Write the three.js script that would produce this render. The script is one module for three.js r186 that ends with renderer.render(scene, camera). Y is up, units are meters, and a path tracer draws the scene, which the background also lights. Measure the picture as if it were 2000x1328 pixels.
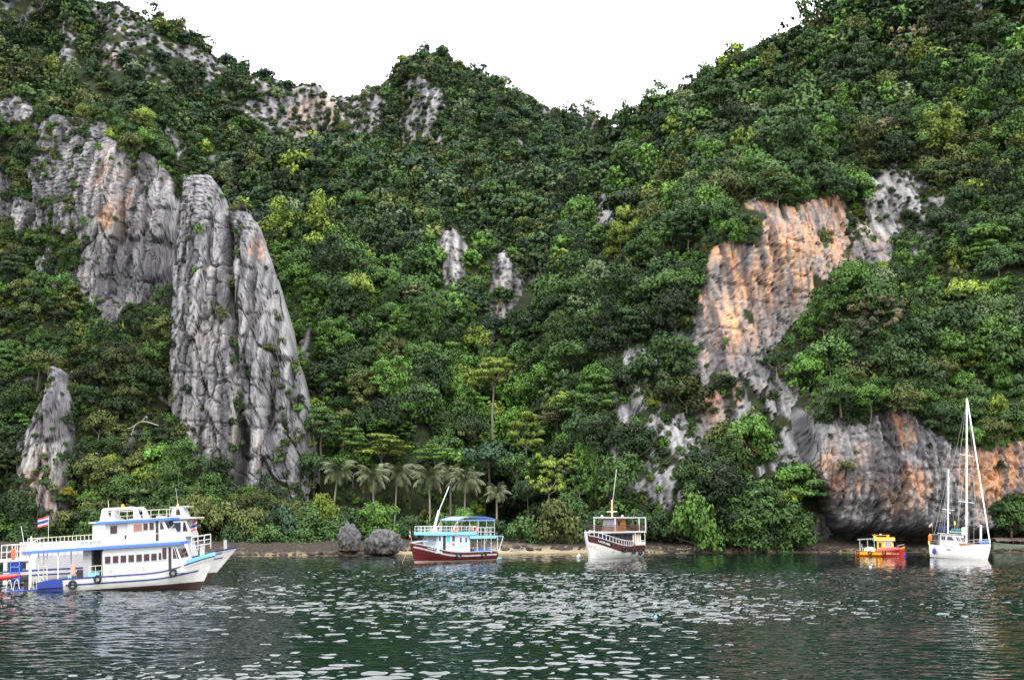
import * as THREE from 'three';
import { mergeGeometries, mergeVertices } from 'three/addons/utils/BufferGeometryUtils.js';
import { RoundedBoxGeometry } from 'three/addons/geometries/RoundedBoxGeometry.js';

// ---------------------------------------------------------------- camera, sky, sun, exposure
const scene = new THREE.Scene();
const EYE = 6, FOCAL = 2100, PITCH = Math.atan((1010 - 664) / FOCAL);
const camera = new THREE.PerspectiveCamera(2 * Math.atan(664 / FOCAL) * 180 / Math.PI, 1024 / 679, 0.5, 3000);
camera.position.set(0, EYE, 0);
camera.rotation.x = PITCH;
const renderer = new THREE.WebGLRenderer({ antialias: true });
renderer.setSize(1024, 679);
renderer.toneMapping = THREE.LinearToneMapping;
renderer.toneMappingExposure = 1;
renderer.shadowMap.enabled = true;
renderer.shadowMap.type = THREE.PCFSoftShadowMap;

// bright overcast: the standard overcast distribution, three times as bright overhead as at the horizon
const SKY_ZENITH = 6.0;
{
  const W = 256, H = 128, d = new Float32Array(W * H * 4);
  for (let y = 0; y < H; y++) for (let x = 0; x < W; x++) {
    const el = ((y + 0.5) / H - 0.5) * Math.PI, i = (y * W + x) * 4;
    const l = SKY_ZENITH * (1 + 2 * Math.max(0, Math.sin(el))) / 3;
    d[i] = l * 0.985; d[i + 1] = l; d[i + 2] = l * 1.03; d[i + 3] = 1;
  }
  const t = new THREE.DataTexture(d, W, H, THREE.RGBAFormat, THREE.FloatType);
  t.mapping = THREE.EquirectangularReflectionMapping;
  t.magFilter = THREE.LinearFilter; t.wrapS = THREE.RepeatWrapping;
  t.needsUpdate = true;
  scene.background = t; scene.environment = t;
}
const sun = new THREE.DirectionalLight(new THREE.Color(1, 0.95, 0.88), 1.5);
sun.position.set(70, 260, 60); sun.target.position.set(0, 0, -200);
sun.castShadow = true; sun.shadow.radius = 24; sun.shadow.mapSize.set(2048, 2048);
Object.assign(sun.shadow.camera, { left: -420, right: 420, top: 420, bottom: -420, near: 1, far: 1200 });
scene.add(sun, sun.target);

// ---------------------------------------------------------------- helpers
const { clamp, lerp, smoothstep } = THREE.MathUtils;
function rng(seed) { let a = seed | 0; return () => { a = (a + 0x6d2b79f5) | 0; let t = Math.imul(a ^ (a >>> 15), 1 | a); t = (t + Math.imul(t ^ (t >>> 7), 61 | t)) ^ t; return ((t ^ (t >>> 14)) >>> 0) / 4294967296; }; }
const PERM = (() => { const r = rng(7), p = new Uint8Array(512), a = [...Array(256).keys()]; for (let i = 255; i > 0; i--) { const j = Math.floor(r() * (i + 1)); [a[i], a[j]] = [a[j], a[i]]; } for (let i = 0; i < 512; i++) p[i] = a[i & 255]; return p; })();
const fade = (t) => t * t * t * (t * (t * 6 - 15) + 10);
function grad(h, x, y, z) { h &= 15; const u = h < 8 ? x : y, v = h < 4 ? y : h === 12 || h === 14 ? x : z; return ((h & 1) ? -u : u) + ((h & 2) ? -v : v); }
function noise(x, y = 0, z = 0) {   // gradient noise, about -1 .. 1
  const X = Math.floor(x), Y = Math.floor(y), Z = Math.floor(z); x -= X; y -= Y; z -= Z;
  const u = fade(x), v = fade(y), w = fade(z), P = PERM, A = P[X & 255] + (Y & 255), B = P[(X + 1) & 255] + (Y & 255), zz = Z & 255;
  const AA = P[A & 511] + zz, AB = P[(A + 1) & 511] + zz, BA = P[B & 511] + zz, BB = P[(B + 1) & 511] + zz;
  return lerp(lerp(lerp(grad(P[AA & 511], x, y, z), grad(P[BA & 511], x - 1, y, z), u), lerp(grad(P[AB & 511], x, y - 1, z), grad(P[BB & 511], x - 1, y - 1, z), u), v),
    lerp(lerp(grad(P[(AA + 1) & 511], x, y, z - 1), grad(P[(BA + 1) & 511], x - 1, y, z - 1), u), lerp(grad(P[(AB + 1) & 511], x, y - 1, z - 1), grad(P[(BB + 1) & 511], x - 1, y - 1, z - 1), u), v), w);
}
function fbm(x, y, z, o = 4) { let s = 0, a = 0.5; for (let i = 0; i < o; i++) { s += a * noise(x, y, z); x = x * 2.03 + 17.1; y = y * 2.03 + 9.2; z = z * 2.03 + 3.7; a *= 0.5; } return s; }

// a place of the photograph (2000 x 1328) at a given distance along the view, as a point in metres, and back
const CP = Math.cos(PITCH), SP = Math.sin(PITCH);
function at(px, py, D) { const x = (px - 1000) / FOCAL, y = (664 - py) / FOCAL, t = D / (CP - y * SP); return new THREE.Vector3(x * t, EYE + (SP + y * CP) * t, -D); }
function seen(X, Y, D) { const dy = Y - EYE, f = dy * SP + D * CP; return [1000 + FOCAL * X / f, 664 - FOCAL * (dy * CP - D * SP) / f]; }
const onWater = (px, py) => { const x = (px - 1000) / FOCAL, y = (664 - py) / FOCAL, t = -EYE / (SP + y * CP); return new THREE.Vector3(x * t, 0, -(CP - y * SP) * t); };

const used = new Map();
function numbered(name) { const n = used.get(name) ?? 0; used.set(name, n + 1); return n ? name + '_' + String(n).padStart(3, '0') : name; }
function tag(o, label, category, group, kind) { if (label) o.userData.label = label; if (category) o.userData.category = category; if (group) o.userData.group = group; if (kind) o.userData.kind = kind; return o; }
function shadows(o) { o.castShadow = true; o.receiveShadow = true; return o; }
function part(name, geo, mat, parent, label) { const m = shadows(new THREE.Mesh(Array.isArray(geo) ? merge(geo) : geo, mat)); m.name = name; if (label) m.userData.label = label; parent.add(m); return m; }
function merge(list) { list = list.map((g) => { g = g.index ? g.toNonIndexed() : g.clone(); for (const k of Object.keys(g.attributes)) if (!['position', 'normal', 'uv'].includes(k)) g.deleteAttribute(k); if (!g.attributes.normal) g.computeVertexNormals(); if (!g.attributes.uv) g.setAttribute('uv', new THREE.BufferAttribute(new Float32Array(g.attributes.position.count * 2), 2)); return g; }); return mergeGeometries(list); }
function thing(name, label, category, pos, turn = 0, group) { const o = new THREE.Group(); o.name = numbered(name); if (pos) o.position.copy(pos); o.rotation.y = turn; scene.add(o); return tag(o, label, category, group); }
const V = (x, y, z) => new THREE.Vector3(x, y, z);
const col = (r, g, b) => new THREE.Color().setRGB(r, g, b);
function std(r, g, b, rough = 0.6, extra = {}) { return new THREE.MeshStandardMaterial({ color: col(r, g, b), roughness: rough, side: THREE.DoubleSide, ...extra }); }
// ---------------------------------------------------------------- materials of the land
function grainTexture(size, f, srgb) {
  const c = new Uint8Array(size * size * 4);
  for (let y = 0; y < size; y++) for (let x = 0; x < size; x++) { const [r, g, b] = f(x / size, y / size), i = (y * size + x) * 4; c[i] = r * 255; c[i + 1] = g * 255; c[i + 2] = b * 255; c[i + 3] = 255; }
  const t = new THREE.DataTexture(c, size, size); t.wrapS = t.wrapT = THREE.RepeatWrapping; t.magFilter = THREE.LinearFilter; t.minFilter = THREE.LinearMipmapLinearFilter; t.generateMipmaps = true; if (srgb) t.colorSpace = THREE.SRGBColorSpace; t.needsUpdate = true; return t;
}
// noise that repeats after one turn of u and v
function tnoise(u, v, fu, fv, s) { const a = u, b = v; const n = (x, y) => fbm(x * fu, y * fv, s, 3); return n(a, b) * (1 - a) * (1 - b) + n(a - 1, b) * a * (1 - b) + n(a, b - 1) * (1 - a) * b + n(a - 1, b - 1) * a * b; }
const rockHeight = new Float32Array(512 * 512);
for (let y = 0; y < 512; y++) for (let x = 0; x < 512; x++) {
  const u = x / 512, v = y / 512;
  rockHeight[y * 512 + x] = clamp(0.5 + 0.55 * tnoise(u, v, 45, 7, 1.5) + 0.45 * tnoise(u, v, 50, 44, 5.5) - 0.3 * smoothstep(0.1 - Math.abs(tnoise(u, v, 20, 2.5, 9.5)), 0, 0.1), 0, 1);
}
const rockBump = grainTexture(512, (u, v) => { const h = rockHeight[Math.round(v * 512) * 512 + Math.round(u * 512)]; return [h, h, h]; });
const rockMap = grainTexture(512, (u, v) => { const n = clamp(0.8 + 0.5 * tnoise(u, v, 38, 5, 31) + 0.35 * tnoise(u, v, 60, 40, 37), 0, 1); return [n, n, n]; });   // mottling of the stone, unrelated to its relief
const ROCK_TILE = 26;
const landMat = new THREE.MeshPhysicalMaterial({ flatShading: true, specularIntensity: 0.3, color: 0xffffff, vertexColors: true, roughness: 0.95, map: rockMap, bumpMap: rockBump, bumpScale: 0.28, side: THREE.DoubleSide });

// bare rock of the photograph: outlines, and stains on it
const BARE = {
  wall: [
    [[60, 330], [75, 250], [110, 225], [160, 228], [200, 235], [240, 290], [290, 300], [335, 345], [352, 400], [352, 640], [300, 590], [250, 600], [205, 650], [190, 600], [150, 570], [150, 470], [70, 420]],
    [[0, 170], [55, 195], [75, 225], [20, 240], [-10, 230], [-40, 160]],
    [[-20, 350], [14, 330], [18, 420], [-20, 430]],
    [[90, 480], [105, 490], [100, 560], [85, 540]],
  ],
  pillar: [[[240, 280], [700, 280], [700, 1060], [240, 1060]]],
  pinnacle: [[[-60, 640], [220, 640], [220, 1120], [-60, 1120]]],
  foot: [[[130, 690], [170, 640], [190, 680], [150, 710]], [[45, 668], [82, 664], [80, 690], [50, 695]], [[590, 690], [632, 700], [632, 790], [600, 800]]],
  ridge: [
    [[560, 195], [590, 165], [628, 160], [642, 188], [690, 182], [690, 240], [640, 240], [628, 270], [600, 290], [575, 275], [555, 258], [525, 255], [530, 215]],
    [[207, 105], [225, 98], [247, 128], [243, 150], [215, 160]], [[120, -40], [240, -20], [300, 35], [290, 100], [240, 80], [190, 60], [180, 10]], [[0, 0], [40, -10], [60, 10], [30, 30]],
    [[700, 168], [745, 150], [742, 230], [722, 262], [702, 230]], [[775, 240], [800, 195], [845, 165], [860, 200], [830, 262], [790, 268]], [[320, 103], [430, 108], [430, 124], [330, 122]], [[85, 103], [160, 112], [150, 130], [90, 118]],
    [[1045, 165], [1075, 180], [1080, 235], [1055, 225]], [[345, 265], [360, 270], [358, 320], [345, 310]], [[1010, 270], [1028, 275], [1024, 290], [1010, 288]], [[480, 200], [520, 205], [520, 225], [480, 225]], [[610, 190], [640, 200], [650, 260], [625, 260]],
  ],
  spur: [[[845, 470], [860, 440], [885, 436], [908, 460], [905, 545], [880, 560], [862, 555], [865, 480]], [[960, 500], [985, 490], [1010, 530], [1040, 545], [1040, 600], [1000, 612], [975, 660], [955, 665], [960, 610], [950, 570]]],
  valley: [[[912, 322], [928, 325], [920, 345], [910, 345]]],
  massif: [
    [[1358, 640], [1362, 560], [1385, 490], [1420, 470], [1480, 490], [1490, 430], [1455, 410], [1440, 385], [1500, 395], [1560, 410], [1610, 370], [1640, 345], [1668, 400], [1660, 450], [1690, 440], [1650, 510], [1625, 550], [1590, 545], [1585, 610], [1540, 640], [1490, 700], [1480, 780], [1440, 730], [1380, 715]],
    [[1478, 730], [1560, 720], [1570, 800], [1540, 830], [1500, 800]], [[1690, 380], [1740, 320], [1780, 350], [1760, 420], [1740, 500], [1715, 500], [1700, 440]], [[1750, 345], [1810, 355], [1815, 375], [1760, 375]],
    [[1155, 400], [1190, 385], [1195, 440], [1170, 445]], [[1160, 500], [1180, 500], [1195, 520], [1185, 545], [1165, 540]], [[1370, 760], [1405, 760], [1410, 830], [1380, 840], [1365, 810]], [[1425, 745], [1450, 755], [1470, 800], [1445, 790]],
    [[1305, 830], [1330, 800], [1345, 830], [1335, 890], [1305, 890]], [[1515, 840], [1550, 850], [1555, 900], [1520, 905]], [[1495, 890], [1512, 895], [1510, 930], [1495, 925]], [[1205, 880], [1230, 870], [1225, 930], [1208, 930]], [[1270, 940], [1310, 910], [1310, 960], [1280, 985], [1260, 970]],
    [[1225, 760], [1260, 740], [1260, 800], [1225, 830]], [[1890, -10], [1930, -5], [1925, 22], [1900, 20]], [[1570, 1010], [1620, 1000], [1620, 1060], [1570, 1060]], [[1238, 680], [1252, 690], [1250, 730], [1236, 730]],
    [[1335, 690], [1370, 690], [1390, 720], [1350, 730]],
  ],
  overhang: [[[1530, 900], [1540, 760], [1600, 815], [1625, 830], [1655, 800], [1690, 835], [1735, 795], [1768, 795], [1800, 835], [1835, 850], [1862, 868], [1905, 880], [1950, 850], [1985, 860], [2330, 790], [2330, 980], [1960, 965], [1925, 1000], [1960, 1070], [1620, 1070], [1590, 900]]],
};
// areas where bare rock breaks through the cover here and there: outline and share of rock
const BROKEN = {
  massif: [[[[1185, 690], [1350, 640], [1500, 700], [1565, 790], [1565, 960], [1290, 1000], [1190, 970]], 0.4], [[[1690, 330], [1830, 330], [1830, 480], [1720, 540], [1640, 520]], 0.5], [[[1140, 380], [1200, 380], [1260, 560], [1150, 560]], 0.36], [[[1560, 620], [1700, 640], [1660, 760], [1540, 730]], 0.3], [[[1640, -100], [1990, -100], [1990, 40], [1700, 60]], 0.32]],
  ridge: [[[[-60, -90], [250, -30], [460, 110], [530, 230], [340, 190], [200, 120], [-60, 80]], 0.42], [[[500, 150], [760, 150], [890, 180], [870, 285], [700, 310], [500, 265]], 0.55], [[[1000, 170], [1190, 210], [1190, 300], [1020, 300]], 0.36], [[[330, 250], [480, 300], [430, 360], [330, 330]], 0.4]],
  wall: [[[[-20, 300], [80, 240], [130, 600], [-20, 600]], 0.4]], foot: [[[[-20, 650], [330, 640], [330, 900], [150, 1000], [-20, 900]], 0.22]],
  spur: [[[[930, 640], [1000, 650], [980, 730], [930, 730]], 0.5]], valley: [[[[440, 380], [1150, 380], [1100, 560], [500, 560]], 0.2]],
  green: [[[[560, 640], [700, 640], [700, 830], [590, 830]], 0.3], [[[900, 690], [1000, 700], [960, 850], [880, 850]], 0.35]], overhang: [],
};
// stains: [px, py, half width, half height, strength] of iron red, and of pale lime
const RUST = [[243, 385, 14, 75, 0.75], [212, 440, 12, 55, 0.7], [222, 340, 25, 40, 0.3], [1520, 480, 130, 130, 1.15], [1600, 420, 60, 70, 1.1], [1420, 570, 60, 110, 0.95], [1440, 640, 60, 60, 0.8], [1380, 640, 20, 80, 0.5], [1395, 790, 20, 40, 0.7], [1435, 765, 15, 25, 0.8], [1755, 840, 25, 35, 1.6], [1700, 880, 20, 20, 0.5], [1760, 950, 50, 40, 1.3], [1640, 960, 20, 35, 1], [1625, 905, 15, 40, 0.8], [1685, 945, 12, 20, 0.9], [1760, 980, 45, 30, 0.6], [1950, 900, 60, 90, 1.15], [80, 960, 35, 60, 0.5], [75, 1020, 15, 30, 0.7], [500, 490, 15, 25, 0.7], [620, 230, 60, 40, 0.35], [225, 130, 15, 20, 0.4], [970, 580, 14, 30, 0.35], [1715, 480, 30, 20, 0.4], [1600, 990, 30, 40, 0.5]];
const PALE = [[400, 650, 40, 60, 0.7], [455, 850, 18, 120, 1], [430, 870, 30, 100, 0.6], [370, 860, 30, 60, 0.6], [280, 610, 30, 20, 0.8], [205, 420, 40, 100, 0.5], [80, 900, 40, 60, 0.6], [1500, 500, 130, 160, 0.75], [1650, 870, 55, 60, 0.5], [1700, 1005, 80, 40, 0.6], [1860, 930, 40, 70, 0.5], [1760, 350, 60, 40, 0.6], [1720, 420, 30, 60, 0.6], [1740, 990, 120, 40, 0.5], [885, 510, 20, 50, 0.6], [970, 570, 25, 40, 0.6], [610, 230, 60, 60, 0.6], [1530, 780, 40, 60, 0.3], [1950, 900, 70, 100, 0.3]];
const SOOT = [[265, 500, 60, 90, 0.7], [290, 540, 40, 60, 0.8], [100, 380, 40, 40, 0.5], [100, 830, 30, 40, 1.2], [400, 700, 50, 40, 0.4], [1540, 630, 50, 50, 0.9], [1480, 720, 60, 40, 0.7], [1820, 900, 40, 40, 0.5], [1700, 930, 60, 25, 0.4], [1680, 500, 25, 25, 0.8], [1000, 575, 20, 40, 0.7], [550, 260, 40, 15, 0.6], [800, 240, 40, 30, 0.5], [1750, 1040, 140, 22, 1.1], [190, 620, 30, 40, 0.4]];
const spot = (list, px, py) => { let s = 0; for (const [x, y, a, b, w] of list) { const dx = (px - x) / a, dy = (py - y) / b, q = dx * dx + dy * dy; if (q < 4) s = Math.max(s, w * (1 - smoothstep(Math.sqrt(q), 0.55, 1.6))); } return s; };
function inside(poly, x, y) { let c = false; for (let i = 0, j = poly.length - 1; i < poly.length; j = i++) { const [xi, yi] = poly[i], [xj, yj] = poly[j]; if ((yi > y) !== (yj > y) && x < (xj - xi) * (y - yi) / (yj - yi) + xi) c = !c; } return c; }
function bare(key, X, Y, D) {
  const list = BARE[key], broken = BROKEN[key];
  if (!list && !broken) return 0;
  let [px, py] = seen(X, Y, D);
  const n1 = fbm(X * 0.12, Y * 0.12, D * 0.02 + 3, 4), n2 = fbm(X * 0.12, Y * 0.12, D * 0.02 + 40, 4), n3 = fbm(X * 0.2, Y * 0.12, 61, 4), qx = px + 26 * n1, qy = py + 30 * n2;
  if (list) for (const p of list) if (inside(p, qx, qy)) return n3 > (key === 'spur' || key === 'pillar' || key === 'pinnacle' ? -0.9 : -0.42) ? 1 : 0;
  if (broken) for (const [p, share] of broken) if (inside(p, px + 40 * n1, py + 40 * n2) && n3 + 0.3 * n1 > 0.42 - 0.85 * share) return 1;
  return 0;
}
// blocks of jointed limestone: how far the block stands out, and how near its joint is
function joint(x, y, s) {
  const ix = Math.floor(x), iy = Math.floor(y); let a = 9, b = 9, h = 0;
  for (let j = -1; j <= 1; j++) for (let i = -1; i <= 1; i++) { const k = PERM[(PERM[(ix + i + 512) & 255] + iy + j + s + 512) & 255], k2 = PERM[k + 1], dx = i + k / 255 - (x - ix), dy = j + k2 / 255 - (y - iy), d = Math.max(Math.abs(dx), Math.abs(dy)) * 0.6 + 0.4 * Math.hypot(dx, dy); if (d < a) { b = a; a = d; h = PERM[k2 + 7] / 127.5 - 1; } else if (d < b) b = d; }
  J2[0] = h; J2[1] = b - a; return J2;
}
const J2 = [0, 0];
const C3 = [0, 0, 0];
function rockColour(X, Y, D, tint = 1) {
  const [px, py] = seen(X, Y, D), w = fbm(X * 0.25, Y * 0.25, 7, 3), wx = X + D * 0.12 + w * 0.9;
  const streak = fbm(wx * 0.75, Y * 0.06 + 0.4 * w, 2.2, 4), fine = fbm(wx * 2.2, Y * 0.12, 12.2, 3), blot = fbm(X * 0.16, Y * 0.12, 21, 4), speck = fbm(X * 1.7, Y * 1.7, 31, 3);
  let v = 0.225 + 0.32 * streak + 0.26 * fine + 0.14 * blot + 0.12 * speck; v *= tint;
  const soot = clamp(spot(SOOT, px + 30 * blot, py + 50 * streak) * (0.75 + 1.2 * fine + 0.6 * speck) + 1.0 * smoothstep(fbm(wx * 0.6 + 40, Y * 0.025, 3.3, 3) + 0.45 * fine + 0.2 * speck, 0.035, 0.2), 0, 1);
  const rust = clamp(spot(RUST, px + 40 * blot, py + 40 * w) * (0.55 + 1.9 * streak + 1.6 * fine + 1.2 * blot + 0.8 * speck) + 0.12 * smoothstep(blot + streak * 0.5, 0.2, 0.4), 0, 1);
  const pale = clamp(spot(PALE, px + 30 * blot, py + 40 * w) * (0.6 + 1.8 * streak + 0.8 * fine), 0, 1);
  let r = v * 1.0, g = v * 0.965, b = v * 0.985;
  r = lerp(r, 0.44, pale * 0.7); g = lerp(g, 0.405, pale * 0.7); b = lerp(b, 0.365, pale * 0.7);
  const ry = 0.7 + 0.6 * clamp(0.5 + blot * 1.5 + fine, 0, 1);
  r = lerp(r, 0.46 * ry, rust * 0.82); g = lerp(g, 0.222 * ry, rust * 0.82); b = lerp(b, 0.095 * ry, rust * 0.82);
  r = lerp(r, 0.055, soot * 0.8); g = lerp(g, 0.052, soot * 0.8); b = lerp(b, 0.058, soot * 0.8);
  C3[0] = clamp(r, 0.02, 0.75); C3[1] = clamp(g, 0.02, 0.7); C3[2] = clamp(b, 0.02, 0.65);
  return C3;
}
// ---------------------------------------------------------------- the hills: each a face of land with its own distance, relief and crest
function plate(pts) {   // smooth surface through (X, Y, D)
  const n = pts.length, S = 1 / 60, U = (r2) => (r2 < 1e-9 ? 0 : 0.5 * r2 * Math.log(r2)), N = n + 3, A = [];
  for (let i = 0; i < N; i++) A.push(new Float64Array(N + 1));
  for (let i = 0; i < n; i++) {
    for (let j = 0; j < n; j++) { const dx = (pts[i][0] - pts[j][0]) * S, dy = (pts[i][1] - pts[j][1]) * S; A[i][j] = U(dx * dx + dy * dy); }
    A[i][i] += 0.02; A[i][n] = A[n][i] = 1; A[i][n + 1] = A[n + 1][i] = pts[i][0] * S; A[i][n + 2] = A[n + 2][i] = pts[i][1] * S; A[i][N] = pts[i][2];
  }
  for (let c = 0; c < N; c++) {
    let p = c; for (let r = c + 1; r < N; r++) if (Math.abs(A[r][c]) > Math.abs(A[p][c])) p = r;
    [A[c], A[p]] = [A[p], A[c]];
    for (let r = c + 1; r < N; r++) { const k = A[r][c] / A[c][c]; if (k) for (let q = c; q <= N; q++) A[r][q] -= k * A[c][q]; }
  }
  const w = new Float64Array(N);
  for (let r = N - 1; r >= 0; r--) { let s = A[r][N]; for (let q = r + 1; q < N; q++) s -= A[r][q] * w[q]; w[r] = s / A[r][r]; }
  return (X, Y) => { let s = w[n] + w[n + 1] * X * S + w[n + 2] * Y * S; for (let i = 0; i < n; i++) { const dx = (X - pts[i][0]) * S, dy = (Y - pts[i][1]) * S; s += w[i] * U(dx * dx + dy * dy); } return s; };
}
const LANDS = [];
function land(o) {
  const top = o.crest.map((p) => at(...p)), ctl = [...o.crest, ...o.body].map((p) => { const v = at(...p); return [v.x, v.y, p[2]]; });
  const lo = o.least ?? 0, D0 = plate(ctl), x0 = top[0].x, x1 = top[top.length - 1].x, nx = Math.round((x1 - x0) / o.step), Yb = o.foot ?? -2;
  const crestAt = (X) => { let i = 0; while (i < top.length - 2 && top[i + 1].x < X) i++; const a = top[i], b = top[i + 1], t = clamp((X - a.x) / Math.max(1e-6, b.x - a.x), 0, 1); return lerp(a.y, b.y, t) + (o.jag ?? 1) * (fbm(X * 0.14, o.seed, 0, 4) * 2.4 + (o.stone || o.strata ? 0.9 * Math.floor(3.2 * noise(X * 0.33, o.seed, 4)) : 0)); };
  const rim = (X, Y) => { let m = 1e9; for (let i = 0; i < top.length - 1; i++) { const a = top[i], b = top[i + 1], dx = b.x - a.x, dy = b.y - a.y, t = clamp(((X - a.x) * dx + (Y - a.y) * dy) / (dx * dx + dy * dy), 0, 1), ex = a.x + dx * t - X, ey = a.y + dy * t - Y, d = ex * ex + ey * ey; if (d < m) m = d; } return Math.sqrt(m); };
  let tall = 0; for (let i = 0; i <= nx; i++) tall = Math.max(tall, crestAt(lerp(x0, x1, i / nx)) - Yb);
  const ny = Math.round(tall / (o.stepY ?? o.step)), R = o.round ?? 6, rows = ny + 1 + 3, P = new Float32Array((nx + 1) * rows * 3), C = new Float32Array((nx + 1) * rows * 3), T = new Float32Array((nx + 1) * rows * 2), B = new Uint8Array((nx + 1) * rows), s = o.seed;
  for (let i = 0; i <= nx; i++) {
    const X = lerp(x0, x1, i / nx), Yt = crestAt(X);
    let lastD = 0;
    for (let j = 0; j < rows; j++) {
      const k = j * (nx + 1) + i, v = Math.min(1, j / ny), Y = lerp(Yb, Math.max(Yt, Yb + 0.5), v);
      let D, YY = Y, rk = 0;
      if (j <= ny) {
        D = D0(X, Y);
        const d = rim(X, Y); if (d < R) { const q = 1 - d / R; D += (o.roundDepth ?? R) * (1 - Math.sqrt(Math.max(0, 1 - q * q))); }
        rk = bare(o.bare, X, Y, D);
        D -= (o.rough ?? 1) * (7 * fbm(X * 0.022, Y * 0.022, s, 3) + (o.gully ?? 0) * (0.5 - 1.8 * Math.abs(noise(X * 0.04 + 0.012 * Y, Y * 0.008, s + 31))) + 2.6 * fbm(X * 0.09, Y * 0.07, s + 5, 3));
        if (o.shape) D -= o.shape(X, Y, D);
        if (rk || o.stone) {   // flutes, joints and ledges of bare limestone
          const w = fbm(X * 0.2, Y * 0.2, s + 9, 2), fx = X + w * 0.8, fl = 1 - Math.abs(noise(fx * 0.3, Y * 0.018, s + 3)) * 2.2, f2 = 1 - Math.abs(noise(fx * 0.95, Y * 0.05, s + 4)) * 2;
          const crack = smoothstep(Math.abs(noise(fx * 0.11 + 0.03 * Y, Y * 0.03, s + 14)), 0, 0.035) - 1, ledge = smoothstep(Math.abs(noise(X * 0.03 + 0.2 * w, Y * 0.11 + 0.01 * X, s + 15)), 0, 0.05) - 1;
          const kx = X + 0.45 * w + 0.5 * noise(X * 0.15, Y * 0.03, s + 2), ky = Y + 1.2 * w, [h1, e1] = joint(kx / 4.2, ky / 13, s), st = o.strata ? o.strata(X, Y) : 0, am = (rk ? 1 : 0.4) * (o.block ?? 1) * (1 - 0.55 * st);
          D -= am * (1.15 * h1 - 1.1 * (1 - smoothstep(e1, 0.01, 0.1))); joint(kx / 1.55 + 31, ky / 4.6 + 7, s + 3); D -= am * (0.5 * J2[0] - 0.55 * (1 - smoothstep(J2[1], 0.01, 0.16)));
          D -= (rk ? 1 : 0.4) * (0.35 * fl + 0.3 * f2 + 0.5 * crack + 0.35 * ledge + 0.22 * fbm(X * 0.8, Y * 0.16, s + 6, 3) + 0.34 * fbm(X * 2.2, Y * 1.4, s + 8, 2));
          if (st > 0) { const layer = Y * 1.05 + 0.4 * noise(X * 0.06, Y * 0.06, s) + 0.37 * Math.floor(3 * noise(X * 0.28, 0.5, s + 1)), fr = layer - Math.floor(layer); D -= st * (0.6 * smoothstep(fr, 0.02, 0.2) * (1 - smoothstep(fr, 0.85, 1)) + 0.9 * noise(Math.floor(layer) * 7.3 + X * 0.35, Math.floor(layer), s) + 0.5 * (Math.floor(fx * 0.7 + Math.floor(layer) * 0.37) % 2 ? 1 : 0)); }
        }
        lastD = D;
        if (rk) { rockColour(X, Y, D, o.tint); } else { const g = 0.7 + 0.7 * fbm(X * 0.5, Y * 0.5, s, 3); C3[0] = 0.032 * g; C3[1] = 0.042 * g; C3[2] = 0.017 * g; }
      } else { const e = j - ny; D = lastD + [0, 4, 16, 60][e]; YY = Y - [0, 0.5, 6, 40][e]; if (B[ny * (nx + 1) + i]) rockColour(X, YY, D, o.tint); else { C3[0] = 0.032; C3[1] = 0.042; C3[2] = 0.017; } }
      P[k * 3] = X; P[k * 3 + 1] = YY; P[k * 3 + 2] = -D; C.set(C3, k * 3); T[k * 2] = (X * 0.85 + D * 0.6) / ROCK_TILE; T[k * 2 + 1] = (YY * 0.9 + D * 0.25) / ROCK_TILE; B[k] = rk;
    }
  }
  const I = new Uint32Array(nx * (rows - 1) * 6); let q = 0;
  for (let j = 0; j < rows - 1; j++) for (let i = 0; i < nx; i++) { const a = j * (nx + 1) + i, b = a + 1, c = a + nx + 1, d = c + 1; I[q++] = a; I[q++] = b; I[q++] = d; I[q++] = a; I[q++] = d; I[q++] = c; }
  const g = new THREE.BufferGeometry();
  g.setAttribute('position', new THREE.BufferAttribute(P, 3)); g.setAttribute('color', new THREE.BufferAttribute(C, 3)); g.setAttribute('uv', new THREE.BufferAttribute(T, 2)); g.setIndex(new THREE.BufferAttribute(I, 1));
  g.computeVertexNormals();
  const m = shadows(new THREE.Mesh(g, landMat)); m.name = numbered(o.name); tag(m, o.label, o.category, null, 'structure'); scene.add(m);
  const L = { ...o, P, B, N: g.attributes.normal.array, nx, ny, mesh: m };
  LANDS.push(L);
  return L;
}
land({ name: 'hill', label: 'tall dark forested ridge and peak behind everything, with streaked rock bands', category: 'hill', seed: 11, gully: 12, step: 0.9, bare: 'ridge', rough: 1.6, round: 14, roundDepth: 20, jag: 1.1,
  crest: [[-90, -90, 430], [60, -60, 430], [180, -25, 430], [230, -8, 430], [250, 5, 431], [300, 35, 434], [345, 58, 438], [415, 84, 442], [450, 112, 446], [490, 146, 448], [545, 152, 455], [572, 172, 458], [590, 163, 460], [630, 163, 462], [642, 182, 463], [680, 182, 465], [702, 168, 466], [740, 152, 468], [770, 128, 470], [800, 108, 472], [840, 102, 474], [880, 108, 476], [905, 128, 478], [950, 148, 478], [985, 164, 480], [1040, 177, 482], [1090, 183, 482], [1120, 198, 482], [1160, 213, 480], [1185, 242, 478], [1205, 290, 474], [1240, 420, 460]],
  body: [[0, 150, 400], [200, 200, 395], [300, 150, 410], [450, 250, 415], [600, 240, 448], [620, 290, 440], [800, 220, 448], [850, 160, 462], [820, 300, 425], [1000, 260, 440], [1150, 330, 420], [0, 400, 370], [400, 450, 370], [700, 450, 380], [1000, 450, 390], [1200, 500, 390], [-50, 800, 340], [600, 800, 340], [1200, 800, 340]] });
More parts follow.
